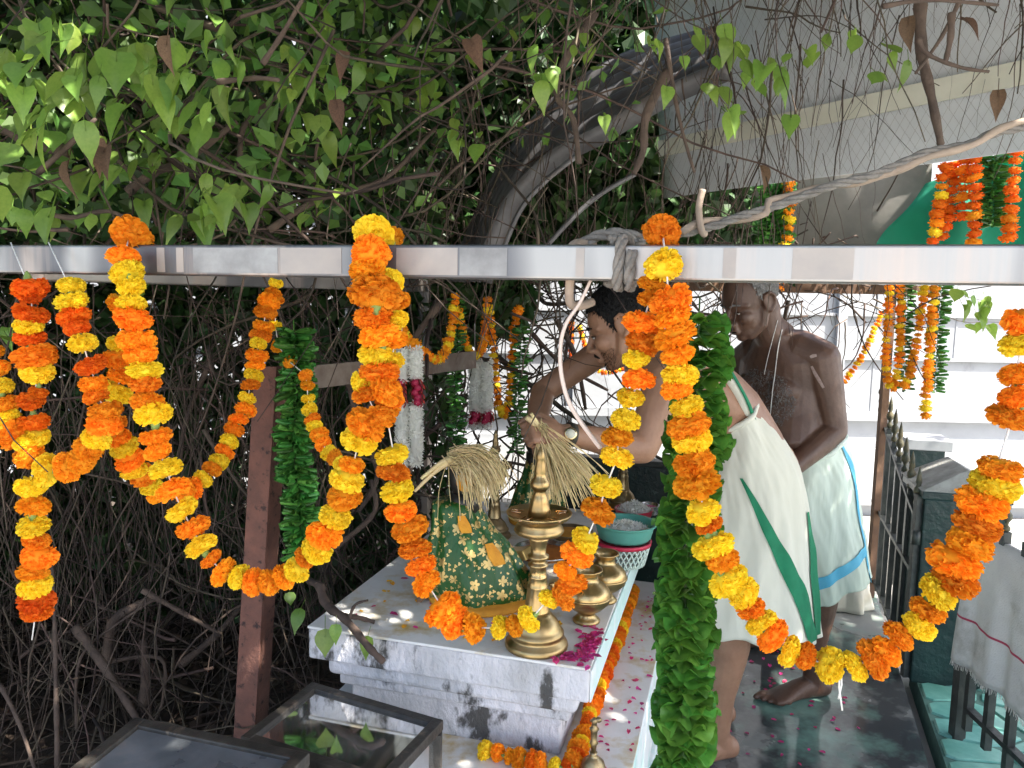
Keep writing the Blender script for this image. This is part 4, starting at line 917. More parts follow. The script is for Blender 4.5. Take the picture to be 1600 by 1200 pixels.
# thick limbs one can tell apart
def limb(pts, r, name='branch', k=5): 
    p = spline(pts, k); mb = MB(); n = len(p); mb.tube(p, [r * (1 - .45 * i / n) * (1 + .12 * math.sin(i * 1.7)) for i in range(n)], 8); part(name, mb, M['bark'], vine)
for pts, r in (
    ([at(118, 980, 2.0), at(165, 1045, 1.95), at(215, 1125, 1.9)], .014), ([at(166, 1035, 2.1), at(175, 975, 2.1), at(205, 950, 2.1), at(245, 935, 2.15)], .016), ([at(222, 922, 2.0), at(290, 960, 2.05), at(345, 990, 2.1)], .008),
    ([at(280, 1040, 2.2), at(340, 990, 2.25), at(390, 930, 2.3)], .013), ([at(120, 1140, 2.0), at(125, 1030, 2.0), at(190, 970, 2.05), at(270, 920, 2.1)], .005), ([at(160, 1035, 2.1), at(250, 1028, 2.15), at(255, 1090, 2.15), at(240, 1130, 2.1)], .007),
    ([at(225, 1100, 2.2), at(228, 1040, 2.2), at(222, 1000, 2.2)], .018), ([at(90, 1200, 1.75), at(88, 1100, 1.8), at(85, 960, 1.9), at(80, 860, 2.0)], .007), ([at(0, 1070, 1.8), at(30, 1130, 1.75), at(60, 1220, 1.7)], .006),
    ([at(545, 590, 2.3), at(560, 660, 2.3), at(590, 740, 2.3), at(560, 800, 2.25)], .012), ([at(480, 880, 2.0), at(530, 850, 2.05), at(585, 800, 2.1), at(580, 750, 2.15)], .010), ([at(690, 470, 2.5), at(640, 540, 2.5), at(610, 600, 2.5), at(570, 640, 2.5)], .012),
    ([at(410, 100, 1.5), at(440, 55, 1.5), at(475, -5, 1.5)], .006), ([at(340, 128, 1.5), at(400, 122, 1.48), at(436, 125, 1.45)], .006), ([at(60, 270, 1.5), at(115, 220, 1.45), at(150, 185, 1.45)], .006), ([at(200, 300, 1.8), at(240, 270, 1.8), at(290, 250, 1.8), at(370, 190, 1.8)], .012),
    ([at(375, 260, 1.9), at(380, 200, 1.9), at(420, 160, 1.9), at(480, 120, 1.9)], .008), ([at(420, 360, 1.9), at(500, 310, 1.95), at(600, 280, 2.0), at(680, 200, 2.1)], .009), ([at(930, 20, 1.7), at(880, 100, 1.7), at(870, 150, 1.7), at(895, 185, 1.68), at(905, 255, 1.65)], .009),
    ([at(1045, 110, 1.7), at(1010, 180, 1.7), at(1005, 235, 1.7), at(990, 272, 1.7)], .011), ([at(1040, 60, 1.6), at(1060, 180, 1.6), at(1085, 270, 1.6)], .005), ([at(1438, 0, 1.5), at(1440, 80, 1.5), at(1455, 150, 1.5), at(1470, 225, 1.55)], .012),
    ([at(1435, 60, 1.2), at(1450, 85, 1.2), at(1500, 105, 1.2), at(1545, 112, 1.2)], .004), ([at(1487, 20, 1.2), at(1485, 60, 1.2), at(1477, 98, 1.2)], .006), ([at(1380, 10, 1.15), at(1450, 0, 1.15), at(1560, 8, 1.15)], .004), ([at(1500, 0, 1.3), at(1470, 60, 1.3), at(1430, 115, 1.3)], .004),
    ([at(0, 190, 1.7), at(40, 215, 1.7), at(110, 240, 1.7)], .02), ([at(60, 330, 1.6), at(110, 340, 1.6), at(170, 330, 1.6), at(220, 355, 1.6)], .006), ([at(870, 500, 3.0), at(900, 560, 3.0), at(915, 640, 3.0)], .012), ([at(990, 600, 3.1), at(960, 530, 3.1), at(930, 470, 3.1)], .008),
    ([at(830, 520, 3.1), at(880, 570, 3.1), at(950, 610, 3.1)], .010), ([at(430, 640, 2.4), at(470, 740, 2.4), at(480, 850, 2.4)], .012), ([at(330, 560, 2.4), at(290, 660, 2.4), at(280, 740, 2.4)], .010), ([at(640, 860, 2.5), at(630, 780, 2.5), at(650, 700, 2.5)], .013)):
    limb(pts, r)
# ---- litter on the soil
def litter():
    mb = MB()
    for _ in range(1500):
        x, y = rng.uniform(-2.4, -.5), rng.uniform(1.2, 3.2); p = V((x, y, .005 + rng.uniform(0, .03))); a = rng.uniform(0, 6.28); u = V((math.cos(a), math.sin(a), rng.uniform(-.4, .5))); v_ = u.cross(Z3).normalized(); s = rng.uniform(.015, .045)
        mb.add([p, p + u * s + v_ * s * .5, p + u * s * 2 + Z3 * .008, p + u * s - v_ * s * .5], [(0, 1, 2, 3)])
    for _ in range(420):
        x, y = rng.uniform(-2.4, -.5), rng.uniform(1.4, 3.2); p = V((x, y, .01 + rng.uniform(0, .07))); a = rng.uniform(0, 6.28); mb.tube([p, p + V((math.cos(a), math.sin(a), rng.uniform(-.2, .25))) * rng.uniform(.08, .4)], rng.uniform(.0015, .005), 4)
    solo('leaf_litter', mb, M['litter'], 'dry leaves and twigs littering the dark soil', 'litter', kind='stuff')
litter()

# ================================================================== ROPE
def twist(path, r, strands=3, turns=90):
    p = resample(spline(path, 10), .006); out = []
    for s in range(strands):
        q = []
        for i, c in enumerate(p):
            t = (p[min(i + 1, len(p) - 1)] - p[max(i - 1, 0)]).normalized(); u = t.orthogonal().normalized() if i == 0 else (u - t * u.dot(t)).normalized(); w_ = t.cross(u); a = 2 * math.pi * (s / strands) + i * .006 * turns
            q.append(c + (u * math.cos(a) + w_ * math.sin(a)) * r * .55)
        out.append(q)
    return out
rp = thing('rope', bar_pt(960), 'twisted grey rope with a peeled vine, knotted on the rail and running up right', 'rope')
path = [(965, 388, 1.10), (1000, 372, 1.11), (1060, 366, 1.12), (1120, 352, 1.13), (1150, 340, 1.13), (1200, 326, 1.13), (1240, 312, 1.13), (1300, 290, 1.12), (1350, 278, 1.12), (1410, 255, 1.11), (1450, 238, 1.1), (1515, 226, 1.1), (1560, 206, 1.1), (1660, 190, 1.1)]
mb = MB()
for q in twist([at(*a) for a in path], .006): mb.tube(q, .0036, 6)
part('cord', mb, M['rope'], rp)
pts = resample(spline([at(x, y - 2, d) for x, y, d in path[2:]], 10), .01); vp = []
for i, c in enumerate(pts):
    a = i * .01 * 26 * (1.6 if i < 14 else .55); vp.append(c + V((.3 * math.cos(a), -math.cos(a) * .9, math.sin(a))) * .0095)
mb = MB(); mb.tube(vp, [.0052 * (1 + .15 * math.sin(i)) for i in range(len(vp))], 7); part('peeled_vine', mb, M['vinewood'], rp)
u_, w_ = BN, Z3
def wrap(px0, px1, turns, r, lo=0):
    a, b = bar_pt(px0), bar_pt(px1); out = []; n = int(turns * 24); R_ = BS + r + .0015
    for i in range(n + 1):
        th = 2 * math.pi * turns * i / n + lo; c = a.lerp(b, i / n); x, z = math.cos(th), math.sin(th); k = R_ / max(abs(x), abs(z)); k = min(k, R_ * 1.22)
        out.append(c + u_ * x * k + w_ * z * k)
    return out
mb = MB()
for q in twist(wrap(958, 992, 1.9, .006, 1.2), .0065): mb.tube(q, .0044, 6)
for q in twist([at(1000, 380, 1.085), at(985, 395, 1.062), at(968, 420, 1.058), at(958, 440, 1.06), at(950, 442, 1.07)], .008): mb.tube(q, .0046, 6)
for q in twist([at(905, 385, 1.10), at(930, 370, 1.10), at(965, 365, 1.10), at(1000, 372, 1.11)], .008): mb.tube(q, .0044, 6)
part('knot', mb, M['rope'], rp)
mb = MB(); mb.tube(spline([at(928, 383, 1.11), at(905, 380, 1.09), at(893, 388, 1.07), at(892, 420, 1.068), at(890, 470, 1.075), at(905, 478, 1.08), at(925, 472, 1.1)], 8), .0065, 8); part('vine_loop', mb, M['vinewood'], rp)
mb = MB(); mb.tube(spline([at(920, 385, 1.075), at(935, 410, 1.062), at(922, 440, 1.06), at(905, 475, 1.06), at(885, 505, 1.06), at(876, 540, 1.06), at(878, 590, 1.06), at(895, 640, 1.06), at(938, 700, 1.06)], 8), [.0018 + .0016 * i / 64 for i in range(65)], 6)
part('vine_tail', mb, mat('pale_vine_end', (.74, .60, .52), None, rough=.7), rp)
mb = MB(); mb.tube(spline([at(1098, 296, 1.11), at(1092, 325, 1.11), at(1096, 360, 1.11), at(1102, 366, 1.115)], 5), .005, 7); part('vine_stub', mb, M['vinewood'], rp)
# ================================================================== THINGS ON THE ALTAR
def on_altar(px, py): return at_z(px, py, AT + .001)
def lamp(label, base, h, mt=None, group='brass oil lamps', wick=True):
    """tall oil lamp: stepped bell foot, ringed stem, dish with wick spouts, bowl and a spire"""
    t = thing('oil_lamp', base, label, 'lamp', group); k = h; m = mt or M['brass']
    def ring(r, z, b=.010): return [(r - b * .6, z - b), (r, z - b * .5), (r, z + b * .5), (r - b * .6, z + b)]
    foot = [(.001, 0), (.155, 0), (.158, .012), (.150, .03), (.132, .045), (.128, .058), (.135, .066), (.134, .078), (.122, .088), (.116, .105), (.100, .135), (.078, .158), (.072, .165), (.066, .175)]
    mb = MB(); mb.lathe([(r * k, z * k) for r, z in foot], base, 40); part('foot', mb, m, t)
    stem = [(.066, .175), (.062, .185), (.056, .24), (.050, .30), (.052, .305), (.049, .31), (.044, .35), (.047, .354), (.043, .358), (.038, .40), (.050, .408), (.050, .418), (.036, .425), (.036, .44), (.052, .448), (.052, .46), (.036, .468), (.038, .50), (.045, .535), (.06, .555)]
    mb = MB(); mb.lathe([(r * k, z * k) for r, z in stem], base, 32); part('stem', mb, m, t)
    bowl = [(.05, .552), (.075, .56), (.112, .572), (.122, .585), (.118, .60), (.105, .618), (.108, .632), (.128, .645), (.148, .653), (.158, .668), (.160, .676), (.152, .676), (.146, .668), (.10, .660), (.05, .658)]
    mb = MB(); mb.lathe([(r * k, z * k) for r, z in bowl], base, 40)
    b = part('dish', mb, m, t)
    for i in range(5):
        a = i * 2 * math.pi / 5 + .3; c = base + V((math.cos(a), math.sin(a), 0)) * .128 * k + Z3 * .668 * k
        mb = MB(); u = V((math.cos(a), math.sin(a), 0)); v_ = u.cross(Z3)
        mb.tube([c - u * .04 * k + v_ * .02 * k, c + u * .02 * k + v_ * .014 * k, c + u * .034 * k, c + u * .02 * k - v_ * .014 * k, c - u * .04 * k - v_ * .02 * k], .004 * k, 6); part('wick_spout', mb, M['brass2'], b)
    spire = [(.056, .655), (.054, .672), (.056, .676), (.050, .70), (.044, .725), (.045, .730), (.036, .755), (.028, .775), (.034, .785), (.046, .80), (.048, .815), (.042, .832), (.030, .85), (.027, .868), (.030, .875), (.024, .91), (.020, .935), (.023, .94), (.018, .965), (.004, .998), (.001, 1.0)]
    mb = MB(); mb.lathe([(r * k, z * k) for r, z in spire], base, 28); part('spire', mb, m, t)
    return t
lamp('tall polished brass oil lamp at the front corner of the altar', on_altar(838, 1008), .425)
lamp('slim brass oil lamp between the two draped idols', on_altar(772, 838), .33, M['oldbrass'])
lamp('brass oil lamp near the man\'s wrist at the altar\'s back right', on_altar(972, 792), .36, M['oldbrass'])

def pot(label, base, s):
    t = thing('brass_pot', base, label, 'pot', 'brass water pots')
    pr = [(.001, 0), (.030, 0), (.031, .004), (.026, .009), (.019, .016), (.020, .022), (.036, .032), (.049, .045), (.053, .058), (.050, .072), (.040, .084), (.028, .091), (.023, .097), (.023, .106), (.027, .113), (.033, .117), (.033, .120), (.028, .119), (.021, .110), (.019, .10), (.001, .095)]
    mb = MB(); mb.lathe([(r * s, z * s) for r, z in pr], base, 40); part('body', mb, M['brass'], t)
    mb = MB(); mb.tube(spline([base + V((-.045, -.01, .05)) * s, base + V((-.068, -.014, .066)) * s, base + V((-.080, -.016, .092)) * s], 5), [.009 * s] * 4 + [.006 * s] * 7, 10); part('spout', mb, M['brass'], t)
    mb = MB(); mb.lathe([(.0535 * s, .056 * s), (.0545 * s, .059 * s), (.0535 * s, .062 * s)], base, 40); part('band', mb, M['brass'], t)
pot('nearer round brass spouted pot beside the front lamp', on_altar(916, 970), 1.02)
pot('farther round brass spouted pot beside the plastic basket', on_altar(944, 938), 1.0)
# ---- small brass bell-like lamp at the bottom
bl = at_z(926, 1215, .434)
t = thing('brass_bell', bl, 'small brass hand bell standing on the step at the bottom', 'bell')
mb = MB(); mb.lathe([(.001, 0), (.034, 0), (.035, .006), (.029, .012), (.022, .035), (.010, .045), (.006, .05), (.008, .055)], bl, 24); part('bell_body', mb, M['oldbrass'], t)
mb = MB(); mb.lathe([(.005, .0552), (.006, .07), (.009, .075), (.006, .08), (.007, .10), (.010, .105), (.006, .11), (.005, .118), (.009, .122), (.001, .13)], bl, 16); mb.ell(bl + V((.008, 0, .124)), (.007, .005, .006)); part('handle', mb, M['oldbrass'], t)

# ---- idols draped in green and gold
def idol(label, base, h, rx_, ry_, wood=True, lean=.0, patches=()):
    t = thing('draped_idol', base, label, 'idol', 'draped idols')
    mb = MB(); rows = []; n = 96
    prof = [(.96, 0), (1.03, .05), (1.04, .12), (1.0, .25), (.90, .42), (.77, .58), (.64, .72), (.54, .84), (.49, .93), (.45, 1.0), (.36, 1.03), (.16, 1.035)]
    for i, (r, z) in enumerate(prof):
        ring = []
        for k in range(n):
            a = 2 * math.pi * k / n
            amp = .085 * (1 - .5 * z); f = 1 + amp * (math.sin(a * 7 + z * 2.5) * .6 + math.sin(a * 11 - z * 1.3 + .7) * .5 + math.sin(a * 3 + 1) * .5) + .025 * math.sin(z * 24 + a * 2) * (1 if .1 < z < .9 else 0)
            ring.append(base + V((rx_ * r * f * math.cos(a) + lean * z * h, ry_ * r * f * math.sin(a), z * h + (.012 * math.sin(a * 5) if 0 < i < 3 else 0))))
        rows.append(ring)
    mb.loft(rows); part('sari_cloth', mb, M['sari'], t)
    mb = MB(); mb.lathe([(rx_ * 1.0, .0), (rx_ * 1.06, .003), (rx_ * 1.08, .012), (rx_ * 1.02, .018)], base, 40); part('cloth_border', mb, M['turmeric'], t)
    mb = MB(); c = base + V((lean * h * .62, 0, h)); mb.tube([c - Z3 * .02, c + Z3 * .025], .038, 14); mb.ell(c + Z3 * .062, (.043, .043, .052)); part('stone_head', mb, M['stone'], t)
    mb = MB(); mb.ell(c + V((0, -.03, .06)), (.022, .018, .028)); part('face_paste', mb, M['turmeric'], t)
    for (az, z, w_, hh) in patches:
        mb = MB(); rr = [p for p in prof]; rad = np.interp(z, [q[1] for q in prof], [q[0] for q in prof]); m_ = 7; vs = []
        rows2 = []
        for i in range(m_):
            f = i / (m_ - 1) - .5; row = []
            for j in range(m_):
                g = j / (m_ - 1) - .5; zz = z + hh * f; r2 = np.interp(zz, [q[1] for q in prof], [q[0] for q in prof]) * 1.075; aa = az + w_ * g * (1 - .6 * abs(f + .1))
                row.append(base + V((rx_ * r2 * math.cos(aa) + lean * zz * h, ry_ * r2 * math.sin(aa), zz * h)))
            rows2.append(row)
        mb.grid(rows2); part('turmeric_patch', mb, M['turmeric'], t)
    if wood:
        for sx in (-1, 1):
            mb = MB(); p = base + V((sx * rx_ * 1.12, -.01, 0)); mb.box(p + Z3 * .035, V((.012, 0, -.012 * sx)), V((0, .03, 0)), V((.008 * sx * -1, 0, .038))); part('stand_foot', mb, M['wood'], t, False)
    return t
I1 = on_altar(752, 940); I1.y += .03
idol('front idol draped in green and gold sari, a straw tuft over its head', I1, .235, .122, .10, lean=-.29, patches=((-1.35, .84, .42, .16), (-.85, .55, .4, .2)))
I2 = on_altar(838, 815)
idol('rear idol in dark green gold cloth with turmeric marks, under the man\'s hand', I2, .205, .085, .075, False, patches=((-1.6, .7, .5, .2),))
mb = MB(); mb.box(AP(.17, .52, AT + .026), ax * .06, bx * .10, Z3 * .025); solo('stone_block', mb, M['stone'], 'black stone block at the left edge of the altar top', 'stone', smooth=False)
# orange paste lumps of the rear idol head
mb = MB(); c = I2 + Z3 * .20
for dx, dy, dz, r in ((-.01, -.045, .10, .034), (.03, -.045, .105, .03), (.012, -.05, .045, .026)): mb.ell(c + V((dx, dy, dz)), (r, r * .6, r))
solo('turmeric_lump', mb, M['turmeric'], 'orange turmeric lumps on the head of the rear idol', 'turmeric')

# ---- areca straw
def tuft(label, root, dirs, n, L, droop, rad=.0012, gather=.010):
    t = thing('straw_tuft', root, label, 'straw', 'areca straw tufts'); mb = MB()
    for _ in range(n):
        a = rng.uniform(-1, 1); u = V(dirs[0]) + V(dirs[1]) * a + V((rng.gauss(0, .09), rng.gauss(0, .18), rng.gauss(0, .07))); u.normalize()
        p = root + V((rng.gauss(0, 1), rng.gauss(0, 1), rng.gauss(0, 1))) * gather; ln = L * rng.uniform(.7, 1.1); pts = [p]; d = u.copy(); k = 7
        for i in range(k):
            d = (d + V((rng.gauss(0, .05), rng.gauss(0, .05), -droop * (i + 1) / k * rng.uniform(.7, 1.3)))).normalized(); p = p + d * ln / k; pts.append(p)
        mb.tube(pts, [rad * (1.2 - .5 * i / k) for i in range(k + 1)], 4)
    part('strands', mb, M['straw'], t, kind='stuff')
    return t
ht = at(712, 716, 1.72)
t1 = tuft('drooping mop of pale dry straw crowning the front idol', ht, ((.55, -.12, .12), (.42, .0, .35)), 330, .135, .55, .0011)
mb = MB()
for e in ((648, 768), (658, 748), (668, 740)):
    q = at(e[0], e[1], 1.70); mb.tube(spline([q, q.lerp(ht, .5) + Z3 * .008, ht], 4), [.0035, .004, .0045, .005, .006, .0065, .007, .008, .009], 6)
part('stalk', mb, M['straw'], t1)

# ---- trays and baskets
def tray(label, c, r, m, fill=None, h=.022):
    t = thing('tray', c, label, 'tray')
    mb = MB(); mb.lathe([(.001, 0), (r * .82, 0), (r * .86, .003), (r, h), (r * 1.03, h + .001), (r * 1.03, h + .003), (r * .98, h + .003), (r * .84, .006), (.001, .004)], c, 40); part('dish', mb, m, t)
    if fill:
        mb = MB(); mb.lathe([(r * .95, h * .62), (r * .7, h * .85), (r * .3, h * .95), (.001, h)], c, 32); part('filling', mb, fill, t)
    return t
tray('steel tray of orange powder behind the front lamp', on_altar(850, 872), .088, M['steelbowl'], M['orange_powder'])
tray('brass plate of orange paste at the foot of the rear idol', on_altar(890, 838), .07, M['oldbrass'], M['turmeric'], .016)
mb = MB(); q = on_altar(806, 882); mb.box(q + Z3 * .03, V((.034, -.016, .008)), V((.012, .022, 0)), V((-.006, 0, .014))); o = solo('gold_packet', mb, mat('gold_foil', (.62, .44, .16), (.5, .35, .12), 20, .35, .6), 'small gold foil packet leaning by the front idol', 'packet', smooth=False); bevel(o, .003)
def basket():
    c = on_altar(972, 880); R0 = .075
    t = thing('plastic_basket', c, 'pale green woven plastic basket with a red rim on the altar', 'basket')
    prof = [(.80, 0), (.86, .02), (.92, .04), (.97, .058)]
    for sg in (-1, 1):
        mb = MB()
        for k in range(30):
            a0 = 2 * math.pi * k / 30; pts = []
            for i in range(9):
                f = i / 8; r = R0 * (.80 + .18 * f); a = a0 + sg * .42 * f; pts.append(c + V((r * math.cos(a), r * math.sin(a), .002 + .056 * f)))
            mb.tube(pts, .0024, 5)
        part('weave', mb, M['white_plastic'], t, kind='stuff')
    mb = MB(); mb.lathe([(.001, .001), (R0 * .8, .001), (R0 * .82, .006), (.001, .004)], c, 30); part('base', mb, M['white_plastic'], t)
    mb = MB(); mb.lathe([(R0 * .97, .058), (R0 * 1.03, .058), (R0 * 1.05, .068), (R0 * 1.0, .069), (R0 * .96, .066)], c, 40); part('rim', mb, M['red_plastic'], t)
    c2 = c + Z3 * .070 + V((.004, .002, 0)); R1 = .082
    t = thing('colander', c2, 'teal plastic colander of white flowers stacked on the basket', 'colander')
    mb = MB(); mb.lathe([(.001, 0), (R1 * .8, 0), (R1 * .88, .008), (R1 * .97, .036), (R1 * 1.0, .042), (R1 * 1.07, .044), (R1 * 1.07, .048), (R1 * .96, .046), (R1 * .86, .012), (.001, .006)], c2, 44); part('bowl', mb, M['teal_plastic'], t)
    mb = MB(); mb.lathe([(R1 * .84, .012), (R1 * .8, .022), (R1 * .4, .034), (.001, .038)], c2, 24)  # white mound added under the flowers to bounce light
    for i in range(150):
        a = rng.uniform(0, 6.28); r = R1 * .8 * math.sqrt(rng.random()); p = c2 + V((r * math.cos(a), r * math.sin(a), .018 + .022 * (1 - r / R1) + rng.uniform(0, .006))); s = star_mesh(i); q = quat_to((rng.gauss(0, .5), rng.gauss(0, .5), 1), rng.uniform(0, 6))
        mb.add([p + (q @ V(v_)) * .011 for v_ in s.v], s.f)
    part('flowers', mb, M['jas'], t, kind='stuff')
    # heap of white flowers in a red bowl behind
    c3 = on_altar(990, 812)
    t = tray('red plastic bowl heaped with white flowers behind the colander', c3, .062, M['red_plastic'], None, .035)
    mb = MB(); mb.lathe([(.054, .02), (.05, .032), (.025, .052), (.001, .058)], c3, 20)  # another added white mound, bouncing light under the heap
    for i in range(120):
        a = rng.uniform(0, 6.28); r = .052 * math.sqrt(rng.random()); p = c3 + V((r * math.cos(a), r * math.sin(a), .03 + .03 * (1 - r / .055))); s = star_mesh(i); q = quat_to((rng.gauss(0, .5), rng.gauss(0, .5), 1), rng.uniform(0, 6))
        mb.add([p + (q @ V(v_)) * .012 for v_ in s.v], s.f)
    part('flowers', mb, M['jas'], t, kind='stuff')
    tray('small steel bowl of flower bits at the altar\'s far right corner', on_altar(1014, 803), .035, M['steelbowl'], M['petal'], .03)
basket()
# ---- scattered petals
def petals(label, fn, n, m, s=.012, z=.0):
    mb = MB()
    for _ in range(n):
        p = fn(); a = rng.uniform(0, 6.28); k = s * rng.uniform(.6, 1.3); u = V((math.cos(a), math.sin(a), 0)) * k; v_ = V((-math.sin(a), math.cos(a), 0)) * k * .8; h = rng.uniform(.001, .004)
        p = p + Z3 * .0015
        mb.add([p - u, p - u * .3 + v_ * .8 + Z3 * h, p + u * .7 + v_ * .6 + Z3 * h * 1.6, p + u + Z3 * h * .5, p + u * .7 - v_ * .6 + Z3 * h * 1.6, p - u * .3 - v_ * .8 + Z3 * h], [(0, 1, 5), (1, 2, 3), (1, 3, 5), (5, 3, 4)])
    solo('petals', mb, m, label, 'petals', kind='stuff', smooth=False)
def near_px(x, y, sx, sy, z): return lambda: at_z(x + rng.gauss(0, sx), y + rng.gauss(0, sy), z)
def mixf(*fs): return lambda: rng.choice(fs)()
petals('pink rose petals scattered by the lamp on the altar top', mixf(near_px(893, 1026, 16, 6, AT), near_px(915, 1018, 8, 10, AT), near_px(925, 1000, 8, 9, AT)), 150, M['petal'], .009)
petals('loose rose petals strewn over the altar top', lambda: AP(rng.uniform(.02, AW - .02), rng.uniform(.02, .5), AT), 34, M['petal'], .009)
petals('yellow marigold petals strewn on the altar top', lambda: AP(rng.uniform(.05, AW - .05), rng.uniform(.03, .5), AT), 60, M['ypetal'], .008)
petals('rose petals on the teal step', lambda: AP(AW + rng.uniform(.0, .08), rng.uniform(-.1, 1.05), .4337), 85, M['petal'], .007)
petals('rose petals on the wet floor', mixf(near_px(1195, 1020, 60, 40, 0), near_px(1250, 1080, 70, 60, 0), near_px(1180, 930, 30, 20, 0)), 130, M['petal'], .010)
# ---- broken branch lying over the altar's left corner
br = thing('broken_branch', at(520, 930, 1.62), 'dark broken twig with three fresh leaves over the altar\'s left corner', 'branch')
for pts, r in (([at(500, 915, 1.72), at(510, 945, 1.66), at(540, 968, 1.60), at(575, 1010, 1.52), at(600, 1035, 1.50)], .011), ([at(535, 962, 1.61), at(560, 965, 1.62), at(585, 972, 1.63)], .007), ([at(545, 968, 1.6), at(555, 945, 1.6), at(575, 938, 1.6)], .004), ([at(500, 915, 1.72), at(480, 905, 1.8), at(470, 890, 1.9)], .009)):
    mb = MB(); q = spline(pts, 5); mb.tube(q, [r * (1 - .4 * i / len(q)) * (1 + .15 * math.sin(i * 2.1)) for i in range(len(q))], 8); part('twig', mb, M['stem'], br)
for x, y, s in ((508, 992, 44), (575, 1003, 34), (470, 960, 40), (452, 935, 24), (525, 985, 30)):
    p = at(x, y - 10, 1.55 if x > 480 else 1.7); q = Quaternion((0, 0, 1), -math.pi / 2 + rng.uniform(-.6, .6)) @ Quaternion((0, 1, 0), rng.uniform(.5, 1.1)); inst('leaf', rng.choice(VL), br, p, q, s * 1.6 / 1200)
# ================================================================== PEOPLE
def frame_from(f, up=Z3):
    f = V(f).normalized(); l = V(up).cross(f).normalized(); u = f.cross(l); return Matrix((f, l, u)).transposed()
def head(mb, c, R_, s=1.0):
    """forward +x, left +y, up +z; c is the point between the ears at eye level"""
    E = lambda p, r: mb.ell(c + R_ @ (V(p) * s), tuple(q * s for q in r), R_, 22, 16)
    T = lambda ps, rs, n=10: mb.tube([c + R_ @ (V(p) * s) for p in ps], [q * s for q in rs], n, True)
    E((-.012, 0, .035), (.098, .074, .083)); E((.022, 0, .02), (.072, .066, .075))
    E((.03, 0, -.035), (.062, .058, .075)); E((.042, 0, -.078), (.045, .044, .036)); E((.070, 0, -.096), (.020, .022, .018))
    for y in (-1, 1):
        E((.060, y * .036, -.030), (.028, .024, .026)); T([(.0, y * .058, -.03), (.02, y * .052, -.075), (.055, y * .026, -.100)], [.018, .017, .015])
        E((-.008, y * .074, -.006), (.020, .008, .033)); T([(.002, y * .080, .018), (-.016, y * .086, .026), (-.030, y * .088, .008), (-.026, y * .085, -.018), (-.008, y * .080, -.036)], [.005, .006, .006, .006, .007], 8)
        E((.108, y * .011, -.040), (.012, .009, .008)); T([(.084, y * .015, .018), (.078, y * .034, .020), (.060, y * .054, .010)], [.009, .009, .008])
    T([(.088, 0, .012), (.101, 0, -.010), (.116, 0, -.034)], [.008, .009, .0125]); E((.094, 0, -.048), (.010, .02, .014))
    E((.096, 0, -.062), (.011, .022, .006)); E((.093, 0, -.073), (.012, .020, .008))
def hand(mb, w, d, n, curl=(.5, .8, .6), spread=.12, thumb=1, s=1.0, tcurl=.5):
    """w wrist, d towards the knuckles, n palm normal (fingers curl towards it); thumb=+1 on the d x n side"""
    d = V(d).normalized(); n = (V(n) - d * V(n).dot(d)).normalized(); sd = d.cross(n) * thumb
    k = s
    mb.etube([(w, sd * .026 * k, n * .019 * k), (w + d * .03 * k, sd * .034 * k, n * .017 * k), (w + d * .065 * k, sd * .040 * k, n * .015 * k), (w + d * .09 * k, sd * .039 * k, n * .012 * k)], 16)
    for i, (o, L) in enumerate(((.029, .068), (.010, .076), (-.010, .070), (-.028, .056))):
        p = w + d * .088 * k + sd * o * k; pts = [p - d * .02 * k, p]; dirv = (d + sd * (o / .03) * spread).normalized(); ang = 0
        for j, (fr, c) in enumerate(zip((.45, .32, .26), curl)):
            ang += c + .06 * i; v_ = dirv * math.cos(ang) + n * math.sin(ang); p = p + v_ * L * fr * k; pts.append(p)
        mb.tube(pts, [.0085 * k, .0082 * k, .0076 * k, .0070 * k, .0062 * k], 10, True)
    p = w + d * .025 * k + sd * .030 * k; v1 = (d * .7 + sd * .7 + n * .25).normalized(); p2 = p + v1 * .04 * k; v2 = (d * .9 + sd * .15 + n * tcurl).normalized(); p3 = p2 + v2 * .032 * k; p4 = p3 + (d * .8 - sd * .2 + n * tcurl).normalized() * .026 * k
    mb.tube([w + d * .012 * k + sd * .012 * k, p, p2, p3, p4], [.013 * k, .0135 * k, .011 * k, .010 * k, .008 * k], 10, True)
def foot(mb, heel, d, s=1.0):
    """heel on the ground, d towards the toes (in the ground plane)"""
    d = V(d).normalized(); l = Z3.cross(d); k = s
    R3 = [(.0, .030, .034, .032), (.05, .032, .040, .040), (.10, .034, .034, .034), (.15, .042, .024, .024), (.185, .046, .017, .017), (.205, .042, .013, .0135)]
    mb.etube([(heel + d * x * k + Z3 * z * k, l * w_ * k, Z3 * h * k) for x, w_, h, z in R3], 18)
    for i, (o, L, r) in enumerate(((-.030, .052, .0125), (-.008, .048, .0095), (.009, .042, .009), (.024, .036, .0085), (.037, .028, .008))):
        p = heel + d * (.195 - .008 * i) * k + l * o * k + Z3 * .013 * k; mb.tube([p, p + d * L * .55 * k + Z3 * .004 * k, p + d * L * k - Z3 * .003 * k], [r * k, r * k, r * .85 * k], 10, True)
def limbt(mb, pts, rad, n=18): mb.tube(spline(pts, 4), list(np.interp(np.linspace(0, len(pts) - 1, (len(pts) - 1) * 4 + 1), range(len(pts)), rad)), n, True)
